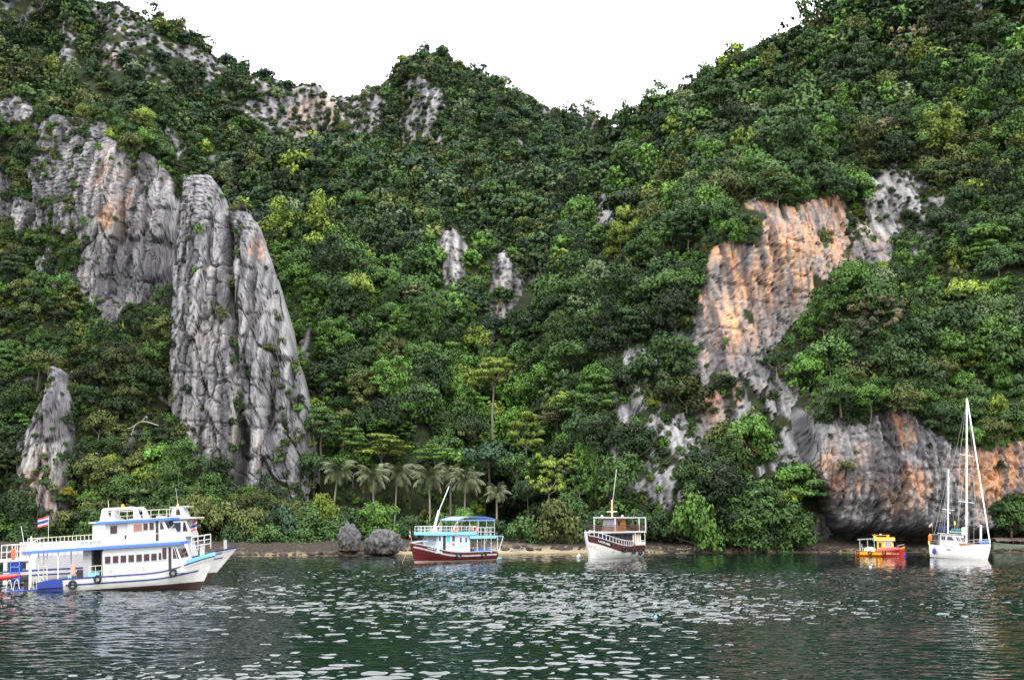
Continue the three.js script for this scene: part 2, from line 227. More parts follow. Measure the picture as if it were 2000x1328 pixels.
land({ name: 'hill', label: 'olive green wooded hill rising behind the left grey cliff wall', category: 'hill', seed: 23, step: 0.9, rough: 0.8, round: 8, bare: null,
  crest: [[-120, 60, 300], [-60, 78, 300], [0, 98, 300], [50, 112, 300], [110, 145, 299], [150, 175, 298], [185, 200, 296], [215, 235, 294], [265, 300, 290], [320, 370, 286]],
  body: [[0, 180, 288], [100, 220, 284], [150, 300, 278], [-60, 300, 276], [0, 500, 260], [250, 500, 260]] });
land({ name: 'hill', label: 'green wooded slope in the valley below the central peak', category: 'hill', seed: 37, gully: 12, step: 0.8, rough: 1.1, round: 12, bare: 'valley',
  crest: [[405, 470, 330], [430, 405, 335], [455, 345, 342], [500, 300, 352], [560, 285, 360], [640, 310, 362], [720, 322, 364], [800, 335, 366], [880, 345, 366], [960, 338, 366], [1040, 350, 362], [1100, 358, 355], [1150, 345, 350], [1200, 350, 345]],
  body: [[450, 450, 325], [600, 400, 338], [750, 420, 335], [900, 440, 325], [1050, 440, 318], [1150, 460, 310], [600, 560, 305], [850, 560, 292], [1000, 620, 282], [1100, 650, 275], [700, 800, 262], [1000, 820, 276], [900, 950, 268], [1150, 950, 268], [1000, 950, 272], [450, 900, 260]] });
land({ name: 'spur', label: 'wooded spur with two bare grey rock faces in the middle of the valley', category: 'hill', seed: 41, step: 0.6, rough: 0.7, round: 6, bare: 'spur',
  crest: [[760, 600, 290], [800, 520, 290], [835, 462, 290], [858, 440, 290], [885, 438, 290], [908, 462, 290], [935, 475, 289], [965, 478, 288], [985, 478, 287], [1015, 498, 285], [1040, 545, 282], [1062, 600, 280], [1085, 680, 276]],
  body: [[880, 540, 284], [885, 470, 287], [980, 540, 281], [985, 640, 274], [830, 600, 272], [950, 720, 266], [1040, 720, 270], [830, 800, 254], [950, 850, 266], [950, 950, 262], [1080, 950, 262]] });
land({ name: 'spur', label: 'bright green rounded spur right of the grey pillars, thick with trees', category: 'hill', seed: 43, gully: 7, step: 0.6, rough: 0.9, round: 10, bare: 'green',
  crest: [[470, 640, 262], [500, 540, 264], [525, 502, 266], [560, 472, 267], [620, 446, 268], [680, 465, 266], [720, 512, 264], [770, 545, 262], [810, 575, 260], [850, 640, 258], [890, 700, 255], [930, 770, 248], [955, 850, 244]],
  body: [[560, 600, 252], [650, 560, 250], [740, 610, 247], [640, 700, 238], [760, 720, 234], [860, 700, 240], [600, 800, 228], [750, 830, 222], [850, 830, 226], [700, 950, 216], [880, 930, 218], [560, 950, 222]] });
land({ name: 'hill', label: 'steep forested massif on the right with a big orange rock wall', category: 'hill', seed: 53, gully: 8, step: 0.5, stepY: 0.5, rough: 0.9, round: 9, bare: 'massif', block: 0.65,
  crest: [[1022, 780, 252], [1042, 690, 262], [1062, 600, 270], [1082, 488, 285], [1112, 440, 300], [1148, 385, 318], [1165, 325, 332], [1190, 280, 345], [1205, 262, 346], [1225, 248, 346], [1238, 226, 346], [1262, 220, 345], [1290, 202, 344], [1330, 175, 342], [1380, 155, 340], [1420, 135, 338], [1480, 103, 335], [1540, 78, 332], [1590, 58, 330], [1635, 30, 328], [1660, 0, 326], [1700, -40, 325], [1800, -110, 322], [1950, -170, 318], [2100, -220, 315], [2350, -240, 310]],
  body: [[1200, 400, 300], [1300, 380, 290], [1420, 300, 288], [1500, 300, 262], [1560, 330, 250], [1700, 250, 280], [1750, 340, 254], [1900, 250, 268], [2060, 200, 262], [1380, 490, 224], [1375, 600, 218], [1385, 700, 214], [1500, 420, 226], [1500, 520, 221], [1480, 640, 217], [1620, 370, 232], [1600, 500, 224], [1570, 590, 222], [1640, 450, 229], [1250, 450, 268], [1300, 560, 244], [1200, 560, 258], [1110, 620, 252], [1110, 800, 224], [1150, 930, 206], [1200, 1000, 198], [1400, 780, 210], [1450, 850, 205], [1300, 800, 211], [1300, 1000, 193], [1500, 1000, 193], [1520, 780, 212], [1540, 860, 206], [1600, 680, 214], [1700, 600, 218], [1850, 550, 220], [2020, 500, 222], [1700, 740, 203], [1900, 760, 202], [2060, 780, 200], [1720, 450, 240], [1850, 400, 244], [2020, 380, 244], [1700, 920, 207], [1900, 950, 206], [1640, 1000, 207], [2060, 950, 203], [1060, 930, 244], [2320, 500, 222], [2320, 900, 203], [2320, 150, 260]] });
land({ name: 'cliff', label: 'overhanging grey and orange streaked cliff at the water on the right', category: 'cliff', seed: 61, step: 0.3, stepY: 0.28, rough: 0.55, round: 5, roundDepth: 10, foot: -1.5, bare: 'overhang', stone: true, jag: 0.9, block: 0.5,
  crest: [[1572, 860, 192], [1577, 800, 191.5], [1588, 765, 191.5], [1620, 742, 192], [1680, 735, 192], [1740, 742, 191], [1800, 748, 191], [1850, 760, 192], [1885, 770, 193], [1915, 780, 193.5], [1950, 770, 193], [2000, 755, 192], [2100, 740, 190], [2300, 720, 189]],
  body: [[1600, 870, 190], [1650, 840, 188.5], [1750, 860, 186.5], [1850, 900, 187.5], [1880, 940, 190], [1950, 900, 189], [1620, 940, 189], [1700, 950, 186], [1800, 970, 186], [1950, 980, 189.5], [1680, 1010, 187], [1800, 1020, 187], [1920, 1030, 190], [1700, 1055, 193], [1800, 1060, 193], [1620, 1040, 197], [2060, 950, 189], [2060, 1050, 192]],
  shape: (X, Y, D) => { const [px] = seen(X, Y, D), edge = 1575 + 9 * noise(Y * 0.25, 3) + 5 * noise(Y * 0.9, 8) + (Y < 22 ? Math.pow((22 - Y) / 22, 1.0) * 80 : 0), k = 1 - Math.abs(noise(X * 0.28, Y * 0.2, 71)) * 2.4, k2 = 1 - Math.abs(noise(X * 0.8, Y * 0.55, 72)) * 2.4; return (px < edge ? -Math.min(14, (edge - px) * 0.9) : 0) + 0.6 * k + 0.35 * k2 + 1.6 * fbm(X * 0.15, Y * 0.1, 73, 3) - 6.5 * smoothstep(4.6 + 1.2 * noise(X * 0.3, 9) - Y, 0, 3); } });
// left group
land({ name: 'cliff', label: 'broad layered grey limestone wall with orange streaks, left of the pillars', category: 'cliff', seed: 71, step: 0.33, stepY: 0.3, rough: 0.7, round: 3.5, roundDepth: 5, bare: 'wall', jag: 1,
  strata: (X, Y) => { const t = smoothstep(Y, 62, 76) * (0.55 + 0.45 * noise(X * 0.1, Y * 0.1, 3)); return clamp(t, 0, 1); },
  crest: [[-110, 150, 236], [-60, 158, 236], [0, 172, 236], [40, 187, 236], [85, 212, 235], [130, 226, 234], [165, 228, 234], [190, 216, 234], [250, 218, 234], [292, 252, 233], [325, 300, 232], [345, 335, 232], [356, 380, 232], [366, 470, 231], [372, 700, 228]],
  body: [[50, 300, 228], [200, 260, 229], [310, 330, 227], [100, 380, 224], [220, 400, 221], [330, 450, 224], [180, 520, 220], [280, 540, 219], [340, 600, 222], [220, 640, 215], [60, 520, 220], [-60, 350, 226], [-60, 600, 214], [60, 700, 208], [250, 750, 208], [100, 900, 200], [300, 950, 202]],
  shape: (X, Y, D) => { const [px, py] = seen(X, Y, D); const a = Math.exp(-Math.pow((px - 222) / 26, 2)) * smoothstep(py, 250, 320) * (1 - smoothstep(py, 470, 560)); const b = Math.exp(-Math.pow((px - 300) / 40, 2)) * smoothstep(py, 330, 420); const gr = Math.exp(-Math.pow((px - 240 - (py - 400) * 0.02) / 5, 2)) * smoothstep(py, 360, 400) * (1 - smoothstep(py, 470, 500)); return 2.6 * a + 1.6 * b - 2.2 * gr; } });
land({ name: 'cliff', label: 'twin tall grey limestone pillars standing left of centre above the bushes', category: 'cliff', seed: 73, step: 0.27, stepY: 0.27, rough: 0.35, round: 3, roundDepth: 6, bare: 'pillar', stone: true, jag: 0.7,
  strata: (X, Y) => smoothstep(Y, 58, 68) * 0.8,
  crest: [[305, 1000, 206], [316, 900, 207], [323, 760, 208], [328, 600, 210], [333, 480, 211], [343, 400, 212], [352, 346, 212], [366, 336, 212], [410, 335, 212], [420, 346, 212], [428, 364, 212], [434, 396, 212], [441, 408, 213], [458, 404, 213.5], [475, 405, 214], [496, 425, 214], [512, 470, 213], [530, 522, 212], [540, 580, 211], [552, 640, 210], [575, 720, 208], [592, 790, 207], [600, 860, 206], [606, 940, 205]],
  body: [[385, 400, 207], [385, 500, 205.5], [390, 600, 203.5], [400, 700, 200.5], [430, 760, 199], [360, 750, 203], [420, 850, 199], [440, 930, 199.5], [360, 900, 202], [480, 470, 208.5], [500, 560, 206.5], [500, 660, 204.5], [530, 720, 204], [500, 800, 203], [520, 900, 202.5], [560, 800, 204], [570, 920, 204]],
  shape: (X, Y, D) => { const [px, py] = seen(X, Y, D); const g1 = 440 + (py - 400) * 0.062 + 6 * noise(py * 0.02, 4); const gap = Math.exp(-Math.pow((px - g1) / 7, 2)) * smoothstep(py, 395, 430) * (1 - 0.65 * smoothstep(py, 640, 760)); const g2 = 474 + (py - 850) * -0.1; const gap2 = Math.exp(-Math.pow((px - g2) / 12, 2)) * smoothstep(py, 800, 870); const bulge = Math.exp(-Math.pow((px - 385) / 55, 2)) * 1.6; const hole = Math.exp(-Math.pow((px - 522) / 10, 2) - Math.pow((py - 800) / 35, 2)); return bulge - 5 * gap - 6 * gap2 - 3 * hole; } });
land({ name: 'slope', label: 'bushy green slope below the left limestone cliffs, down to the shore', category: 'hill', seed: 79, step: 0.6, rough: 0.55, round: 8, roundDepth: 10, bare: 'foot',
  crest: [[-120, 640, 212], [-60, 650, 212], [0, 664, 211], [60, 668, 210], [105, 690, 209], [150, 690, 209], [190, 668, 209], [235, 640, 209], [275, 612, 209], [318, 600, 208], [334, 660, 205], [340, 780, 202], [352, 880, 200], [395, 930, 198], [440, 968, 196], [520, 985, 195], [580, 985, 196], [640, 985, 198], [700, 1010, 198]],
  body: [[60, 760, 200], [200, 760, 200], [300, 760, 202], [60, 900, 194], [200, 900, 192], [320, 930, 191], [60, 1020, 189], [250, 1010, 186], [450, 1020, 184.5], [600, 1020, 187], [-80, 900, 195], [680, 1050, 192]] });
land({ name: 'cliff', label: 'slim pale limestone pinnacle at the far left above the ferry flag', category: 'cliff', seed: 83, step: 0.25, stepY: 0.25, rough: 0.3, round: 2, roundDepth: 4, bare: 'pinnacle', stone: true, jag: 0.15,
  crest: [[8, 1060, 189], [20, 940, 190], [36, 850, 192], [62, 790, 193], [82, 745, 194], [92, 712, 194], [103, 716, 194], [114, 752, 193], [124, 820, 192], [134, 900, 190], [142, 1060, 188]],
  body: [[80, 850, 189], [80, 950, 186.5], [70, 1030, 186], [110, 900, 188], [45, 980, 187]] });
// ---------------------------------------------------------------- ground, beach and sea
function shoreZ(X) {   // where the water meets the beach
  const px = 1000 + X / 180 * FOCAL; const K = [[-400, 168], [0, 170], [420, 166], [700, 172], [900, 176], [1200, 181], [1650, 188], [1850, 190], [2000, 188], [2600, 188]];
  let i = 0; while (i < K.length - 2 && K[i + 1][0] < px) i++;
  return -lerp(K[i][1], K[i + 1][1], clamp((px - K[i][0]) / (K[i + 1][0] - K[i][0]), 0, 1)) - 0.8 * noise(X * 0.11, 5) - 0.35 * noise(X * 0.4, 7);
}
const grit = grainTexture(512, (u, v) => { const n = 0.78 + 0.5 * tnoise(u, v, 60, 60, 3) + 0.3 * tnoise(u, v, 9, 9, 8); return [clamp(n, 0, 1), clamp(n, 0, 1), clamp(n * 0.99, 0, 1)]; });
{
  const nx = 900, nz = 90, P = [], C = [], T = [], I = [];
  for (let j = 0; j <= nz; j++) for (let i = 0; i <= nx; i++) {
    const X = lerp(-150, 150, i / nx), t = j / nz, s = t < 0.7 ? lerp(-14, 14, t / 0.7) : lerp(14, 140, (t - 0.7) / 0.3);   // metres inland of the water's edge
    let Y = s < 0 ? s * 0.16 : s < 8 ? s * 0.16 : 1.28 + (s - 8) * 0.06;
    const rocky = smoothstep(noise(X * 0.06, 2.2) + 0.35 * noise(X * 0.3, s * 0.3, 4) + (X < -20 ? 0.5 : 0) + (X > 22 ? 0.45 : 0) - (X > 46 && X < 52 ? 0.5 : 0) + (s > 4.5 ? 0.5 : -0.05) + (s < 1.2 ? -0.6 : 0), 0.1, 0.35);
    Y += 0.07 * fbm(X * 0.5, s * 0.5, 1, 3) + rocky * (0.35 + 0.75 * Math.max(0, fbm(X * 0.7, s * 0.9, 6, 4)) + 0.35 * Math.abs(noise(X * 0.5, s * 1.6, 8)));
    P.push(X, Y, shoreZ(X) - s); T.push(X / 3, s / 3);
    const wet = smoothstep(1.4 + 0.6 * noise(X * 0.3, 1) - s, 0, 0.8), n = 1 + 0.35 * fbm(X * 1.5, s * 1.5, 9, 3);
    let r = lerp(0.27, 0.15, wet) * n, g = lerp(0.22, 0.115, wet) * n, b = lerp(0.145, 0.068, wet) * n;
    const k = 0.6 + 0.9 * (0.5 + fbm(X * 2.1, s * 2.1, 12, 3));
    r = lerp(r, 0.032 * k, rocky * 0.95); g = lerp(g, 0.026 * k, rocky * 0.95); b = lerp(b, 0.022 * k, rocky * 0.95);
    if (s > 13) { r = 0.034; g = 0.034; b = 0.018; }
    C.push(r, g, b);
  }
  for (let j = 0; j < nz; j++) for (let i = 0; i < nx; i++) { const a = j * (nx + 1) + i, b = a + 1, c = a + nx + 1, d = c + 1; I.push(a, b, d, a, d, c); }
  const g = new THREE.BufferGeometry(); g.setAttribute('position', new THREE.Float32BufferAttribute(P, 3)); g.setAttribute('color', new THREE.Float32BufferAttribute(C, 3)); g.setAttribute('uv', new THREE.Float32BufferAttribute(T, 2)); g.setIndex(I); g.computeVertexNormals();
  const m = shadows(new THREE.Mesh(g, new THREE.MeshPhysicalMaterial({ specularIntensity: 0.15, vertexColors: true, roughness: 0.95, map: grit, bumpMap: grit, bumpScale: 0.05, side: THREE.DoubleSide }))); m.name = 'beach'; tag(m, 'narrow sandy beach with dark rock ledges along the foot of the hills', 'beach', null, 'structure'); scene.add(m);
}
{
  const r = rng(99), waves = [];
  for (let k = 0; k < 60; k++) {
    const L = 0.38 * Math.pow(4.6, r()), kk = 2 * Math.PI / L, dir = Math.PI / 2 + (r() - 0.5) * 1.5 + (r() < 0.15 ? 1.2 : 0);
    waves.push([kk * Math.cos(dir), kk * Math.sin(dir), r() * 6.28, (0.052 / kk) * (0.6 + 0.8 * r()) * (1)]);
  }
  const rowsAt = [6, 14, 24]; for (let D = 36; D < 215; D *= 1.0031) rowsAt.push(D); rowsAt.push(260, 400);
  const cols = [-6, -2.5, -1.2, -0.75]; for (let i = 0; i <= 400; i++) cols.push(lerp(-0.56, 0.56, i / 400)); cols.push(0.75, 1.2, 2.5, 6);
  const n = cols.length, P = [], I = [], T = [], Nn = [];
  for (const D of rowsAt) for (const c of cols) {
    const X = c * D; let y = 0, dx = 0, dz = 0;
    if (D > 30 && D < 230 && Math.abs(c) < 1) {
      const wx = X + 1.5 * noise(X * 0.05, D * 0.05, 2), gust = (0.3 + 0.9 * smoothstep(fbm(X * 0.012 + 3, D * 0.03, 4, 3), -0.3, 0.3)) * (0.82 + 0.25 * smoothstep(D, 55, 75)) * (1 - 0.68 * smoothstep(D, 112, 140)) * (1 - 0.45 * smoothstep(X / D, 0.08, 0.34)) * (1 + 0.3 * smoothstep(-X / D, 0.1, 0.3));
      for (const [kx, kz, ph, a] of waves) { const q = kx * wx + kz * -D + ph, s = Math.sin(q), cc = Math.cos(q); y += a * gust * s; dx += a * gust * kx * cc; dz += a * gust * kz * cc; }
    }
    P.push(X, y, -D); T.push(X / 7, D / 7); const l = Math.hypot(dx, 1, dz); Nn.push(-dx / l, 1 / l, -dz / l);
  }
  for (let j = 0; j < rowsAt.length - 1; j++) for (let i = 0; i < n - 1; i++) { const a = j * n + i, b = a + 1, c = a + n, d = c + 1; I.push(a, b, d, a, d, c); }
  const g = new THREE.BufferGeometry(); g.setAttribute('position', new THREE.Float32BufferAttribute(P, 3)); g.setAttribute('normal', new THREE.Float32BufferAttribute(Nn, 3)); g.setAttribute('uv', new THREE.Float32BufferAttribute(T, 2)); g.setIndex(I);
  const ripple = grainTexture(512, (u, v) => { const h = clamp(0.5 + 0.8 * tnoise(u, v, 14, 22, 2), 0, 1); return [h, h, h]; });
  const m = shadows(new THREE.Mesh(g, new THREE.MeshPhysicalMaterial({ color: col(0.0008, 0.007, 0.0065), roughness: 0.02, ior: 1.45, bumpMap: ripple, bumpScale: 0.008, side: THREE.DoubleSide }))); m.name = 'sea'; tag(m, 'dark green rippled sea across the foreground with white glints', 'sea', null, 'structure'); scene.add(m);
}
// ---------------------------------------------------------------- foliage
function leafCloud(seed, lobes, leaves, size, opt = {}) {
  // leaf-sized faces round a set of lobes [x, y, z, r, flat]; the faces look outwards and up, as leaves do
  const r = rng(seed), P = [], N = [], C = [], v = new THREE.Vector3(), n = new THREE.Vector3(), a = new THREE.Vector3(), b = new THREE.Vector3();
  let total = 0; for (const l of lobes) total += l[3] * l[3];
  for (const [lx, ly, lz, lr, flat = 0.75] of lobes) {
    const tone = 0.78 + 0.44 * r(), cnt = Math.max(6, Math.round(leaves * lr * lr / total));
    for (let i = 0; i < cnt; i++) {
      const y = opt.hang ? r() * 2 - 1 : 1 - Math.pow(r(), 0.85) * 1.55, ph = r() * 6.2832, s = Math.sqrt(Math.max(0, 1 - y * y)), rad = lr * (0.72 + 0.34 * r());
      v.set(s * Math.cos(ph), y, s * Math.sin(ph));
      const x0 = lx + v.x * rad, y0 = ly + v.y * rad * flat, z0 = lz + v.z * rad;
      n.set(v.x * 0.8 + (r() - 0.5) * 1.1, v.y * 0.6 + 0.55 + (r() - 0.5) * 0.9, v.z * 0.8 + (r() - 0.5) * 1.1).normalize();
      a.set(r() - 0.5, (r() - 0.5) * 0.6 - (opt.hang ? 0.6 : 0.15), r() - 0.5).cross(n).normalize(); b.crossVectors(n, a);
      const w = size * (0.6 + 0.8 * r()), h = w * (0.5 + 0.3 * r()), t = tone * (0.75 + 0.5 * r()), droop = -w * 0.25;
      const q = [[-w, 0, droop], [0, -h, 0], [w, 0, droop], [0, h, 0]].map(([p, s2, d]) => [x0 + a.x * p + b.x * s2 + n.x * d, y0 + a.y * p + b.y * s2 + n.y * d, z0 + a.z * p + b.z * s2 + n.z * d]);
      for (const k of [0, 1, 3, 1, 2, 3]) { P.push(...q[k]); N.push(n.x * 0.7 + v.x * 0.3, n.y * 0.7 + v.y * 0.3, n.z * 0.7 + v.z * 0.3); C.push(t, t, t * (0.9 + 0.2 * r())); }
    }
  }
  const g = new THREE.BufferGeometry(); g.setAttribute('position', new THREE.Float32BufferAttribute(P, 3)); g.setAttribute('normal', new THREE.Float32BufferAttribute(N, 3)); g.setAttribute('color', new THREE.Float32BufferAttribute(C, 3));
  return g;
}
const SHAPES = {   // crowns of half-width 1, standing on y = 0
  round: (r) => { const l = []; for (let i = 0; i < 22; i++) { const a = r() * 6.28, d = Math.sqrt(r()) * 0.78; l.push([Math.cos(a) * d, 0.25 + (1 - d * d) * 0.75 * (0.55 + 0.45 * r()), Math.sin(a) * d, 0.24 + 0.16 * r(), 0.8]); } for (let i = 0; i < 10; i++) { const a = r() * 6.28, d = 0.3 + 0.5 * r(); l.push([Math.cos(a) * d, -0.05 + 0.35 * r(), Math.sin(a) * d, 0.2 + 0.12 * r(), 0.8]); } return l; },
  umbrella: (r) => { const l = []; for (let k = 0; k < 4; k++) { const y = 0.15 + k * 0.3, w = [0.85, 0.95, 0.75, 0.4][k]; for (let i = 0; i < 9 - k; i++) { const a = r() * 6.28, d = w * (0.25 + 0.7 * r()); l.push([Math.cos(a) * d, y + 0.12 * r(), Math.sin(a) * d, 0.2 + 0.12 * r(), 0.3]); } } return l; },
  tall: (r) => { const l = []; for (let i = 0; i < 24; i++) { const y = r(), a = r() * 6.28, d = (0.25 + 0.6 * Math.sin(Math.PI * (0.15 + 0.75 * y))) * Math.sqrt(r()); l.push([Math.cos(a) * d, 0.1 + y * 2.0, Math.sin(a) * d, 0.2 + 0.16 * r(), 0.85]); } return l; },
  loose: (r) => { const l = []; for (let i = 0; i < 34; i++) { const a = r() * 6.28, d = 0.15 + 0.8 * Math.sqrt(r()); l.push([Math.cos(a) * d, 0.1 + 1.2 * r(), Math.sin(a) * d, 0.09 + 0.11 * r(), 0.6]); } return l; },
  bush: (r) => { const l = []; for (let i = 0; i < 26; i++) { const a = r() * 6.28, y = r(), d = Math.sqrt(1 - y * y * 0.9) * (0.35 + 0.5 * r()); l.push([Math.cos(a) * d, y * 0.85, Math.sin(a) * d, 0.22 + 0.16 * r(), 0.85]); } return l; },
  hanging: (r) => { const l = []; for (let i = 0; i < 20; i++) { const x = (r() - 0.5) * 1.5, y = -2.2 * r() * (1 - 0.5 * Math.abs(x)); l.push([x, y + 0.4, 0.1 + 0.25 * r(), 0.14 + 0.15 * r(), 1.5]); } return l; },
};
const CROWN = {}, FAR = {};
for (const [k, f] of Object.entries(SHAPES)) {
  CROWN[k] = [0, 1].map((i) => leafCloud(100 + i * 7 + k.length * 31, f(rng(500 + i * 13 + k.length * 17 + k.charCodeAt(0))), k === 'loose' ? 900 : 1500, k === 'loose' ? 0.062 : 0.07, { hang: k === 'hanging' }));
  FAR[k] = [0, 1].map((i) => leafCloud(200 + i * 7 + k.length * 31, f(rng(500 + i * 13 + k.length * 17 + k.charCodeAt(0))), k === 'loose' ? 300 : 460, k === 'loose' ? 0.11 : 0.125, { hang: k === 'hanging' }));
}
const leafMat = new THREE.MeshPhysicalMaterial({ color: 0xffffff, vertexColors: true, roughness: 0.75, specularIntensity: 0.35, side: THREE.DoubleSide });
// greens, as linear base colours
const GREEN = {
  dark: [0.02349, 0.03828, 0.01566], deep: [0.02784, 0.05394, 0.0174], mid: [0.0435, 0.08352, 0.02088], olive: [0.07134, 0.087, 0.02349], bright: [0.06525, 0.1348, 0.02262], lime: [0.1305, 0.1783, 0.0261], blue: [0.03132, 0.0609, 0.03132], tan: [0.1392, 0.1218, 0.06525], pale: [0.1001, 0.1348, 0.06264], brown: [0.0609, 0.04785, 0.02871], yellow: [0.261, 0.2349, 0.0261],
};
const PALETTE = {
   left: [['deep', 2], ['mid', 3], ['olive', 4], ['dark', 2], ['bright', 1], ['lime', 0.4]], valley: [['deep', 3], ['mid', 4], ['blue', 2], ['dark', 2], ['pale', 0.7], ['olive', 1.5], ['lime', 0.3]],
  spur: [['mid', 4], ['bright', 4.5], ['deep', 2], ['dark', 0.8], ['olive', 1], ['lime', 0.8]], right: [['deep', 3.2], ['mid', 4], ['dark', 2], ['bright', 1.9], ['olive', 1.4], ['pale', 0.4], ['lime', 0.5], ['tan', 0.03]], olive: [['olive', 4], ['mid', 3], ['deep', 2], ['lime', 0.5]],
};
function pick(r, list) { let s = 0; for (const [, w] of list) s += w; let q = r() * s; for (const [k, w] of list) { q -= w; if (q <= 0) return k; } return list[0][0]; }
const TREES = [];   // { pos, r, shape, green, variant, tall, spin }
function scatter(L, o) {
  const r = rng(o.seed), { P, B, N, nx, ny } = L, W = nx + 1, cum = [], cell = []; let sum = 0;
  for (let j = 1; j < ny; j++) for (let i = 0; i < nx; i++) {
    const a = j * W + i; if (B[a] && !o.onRock) continue; if (!B[a] && o.onRock) continue;
    const ux = P[(a + 1) * 3] - P[a * 3], uy = P[(a + 1) * 3 + 1] - P[a * 3 + 1], uz = P[(a + 1) * 3 + 2] - P[a * 3 + 2], b = a + W, vx = P[b * 3] - P[a * 3], vy = P[b * 3 + 1] - P[a * 3 + 1], vz = P[b * 3 + 2] - P[a * 3 + 2];
    sum += Math.min(3 * L.step * L.step, Math.hypot(uy * vz - uz * vy, uz * vx - ux * vz, ux * vy - uy * vx)); cum.push(sum); cell.push(a);
  }
  const n = Math.round(sum * o.per), done = [];
  for (let k = 0; k < n; k++) {
    const q = r() * sum; let lo = 0, hi = cum.length - 1; while (lo < hi) { const m = (lo + hi) >> 1; if (cum[m] < q) lo = m + 1; else hi = m; }
    const a = cell[lo], x = P[a * 3], y = P[a * 3 + 1], z = P[a * 3 + 2];
    if (y < (o.low ?? 1)) continue;
    const [px, py] = seen(x, y, -z); if (px < -150 || px > 2300 || py < -80) continue;
    if (o.where && !o.where(px, py, r)) continue;
    const big = o.size[0] + (o.size[1] - o.size[0]) * (o.small ? Math.pow(r(), 1.6) : 1.25 * Math.pow(r(), 2.2)), out = big * (o.out ?? (o.small ? 0.2 : 0.5));
    const shape = pick(r, o.shapes), hue = o.hue ? o.hue(px, py, r) : pick(r, PALETTE[o.palette]), clump = clamp(0.9 + 0.7 * fbm(x * 0.05, y * 0.05, 3, 2) + 0.7 * (r() - 0.5), 0.45, 1.6);
    const pos = V(x + N[a * 3] * out, y + N[a * 3 + 1] * out - big * (shape === 'hanging' ? 0 : 0.45), z + N[a * 3 + 2] * out);
    if (!o.onRock) {   // leave the bare faces in view
      const hp = big * 1.3 * FOCAL / -z, [qx, qy] = seen(pos.x, pos.y, -pos.z), hit = (list) => list && list.some((p) => inside(p, qx, qy - hp * 0.45) || !o.small && (inside(p, qx, qy - hp * 0.95) || inside(p, qx - hp * 0.3, qy - hp * 0.7) || inside(p, qx + hp * 0.3, qy - hp * 0.7)));
      if ((hit(BARE[L.bare]) || hit(BARE.spur)) && r() < 0.93) continue;
    }
    TREES.push({ pos, r: big, tall: 0.85 + 0.4 * r(), shape, green: hue, tone: clump, variant: r() < 0.5 ? 0 : 1, spin: r() * 6.28, far: -z > 270, small: !!o.small });
  }
}
const [ridge, leftHill, valley, midSpur, greenSpur, massif, overhang, wall, pillars, footSlope, pinnacle] = LANDS;
const MIX = [['round', 6], ['umbrella', 0.9], ['tall', 2.2], ['loose', 1.5], ['bush', 2.4]];
scatter(ridge, { seed: 1, per: 0.085, size: [1.8, 4.2], palette: 'valley', shapes: MIX });
scatter(ridge, { seed: 2, per: 0.1, size: [0.8, 2.2], palette: 'valley', shapes: [['bush', 1]], onRock: true, small: true });
scatter(leftHill, { seed: 3, per: 0.12, size: [2, 4.2], palette: 'olive', shapes: MIX });
scatter(valley, { seed: 4, per: 0.09, size: [2.2, 5.6], palette: 'valley', shapes: MIX });
scatter(midSpur, { seed: 5, per: 0.13, size: [1.6, 4], palette: 'spur', shapes: MIX });
const grove = (px, py) => !(px > 600 && px < 1010 && py > 925);
scatter(greenSpur, { seed: 6, per: 0.1, where: grove, size: [1.6, 5], palette: 'spur', shapes: MIX });
scatter(greenSpur, { seed: 16, per: 0.1, where: grove, size: [0.8, 1.8], palette: 'spur', shapes: [['hanging', 2], ['bush', 2]], small: true });
const rightHue = (px, py, r) => pick(r, PALETTE.right);
const cave = (px, py) => !(px > 1552 && px < 1680 && py > 850) && !(px > 1090 && px < 1200 && py > 960);
scatter(massif, { seed: 7, per: 0.1, where: cave, size: [1.6, 5.2], hue: rightHue, shapes: MIX });
scatter(massif, { seed: 17, per: 0.11, where: cave, size: [0.8, 1.8], hue: rightHue, shapes: [['hanging', 2], ['bush', 2]], small: true });
scatter(massif, { seed: 18, per: 0.1, size: [0.5, 1.3], palette: 'right', shapes: [['bush', 2], ['hanging', 1]], onRock: true, small: true, where: (px, py, r) => !(px > 1370 && px < 1650 && py > 350 && py < 700) || r() < 0.03 });
scatter(overhang, { seed: 8, per: 0.02, size: [0.5, 1.2], palette: 'right', shapes: [['bush', 1]], onRock: true, small: true, where: (px, py, r) => r() < 0.35 && py < 1000 });
scatter(overhang, { seed: 28, per: 0.2, size: [1.2, 2.8], palette: 'right', shapes: [['bush', 2], ['round', 2], ['hanging', 1]], where: (px, py) => py < 1000 && px > 1590 });
scatter(wall, { seed: 9, per: 0.2, size: [1.1, 2.9], palette: 'left', shapes: MIX });
scatter(wall, { seed: 29, per: 0.1, size: [0.6, 1.4], palette: 'left', shapes: [['bush', 2], ['hanging', 1]], small: true });
scatter(wall, { seed: 19, per: 0.11, size: [0.5, 1.6], palette: 'left', shapes: [['bush', 3], ['hanging', 1]], onRock: true, small: true, where: (px, py, r) => (py < 330 ? r() < 0.9 : r() < (px > 170 && px < 340 ? 0.12 : 0.8)) });
scatter(pillars, { seed: 10, per: 0.13, size: [0.4, 1.5], palette: 'left', shapes: [['bush', 3], ['hanging', 1]], onRock: true, small: true, where: (px, py, r) => r() < (py < 420 ? 0.4 : px > 445 && px < 480 ? 0.7 : px > 520 ? 0.8 : px < 335 ? 0.5 : 0.07) });
scatter(pillars, { seed: 20, per: 0.3, size: [0.9, 2], palette: 'left', shapes: MIX });
scatter(footSlope, { seed: 12, per: 0.15, where: (px) => px < 600, size: [1.4, 3.6], palette: 'left', shapes: MIX });
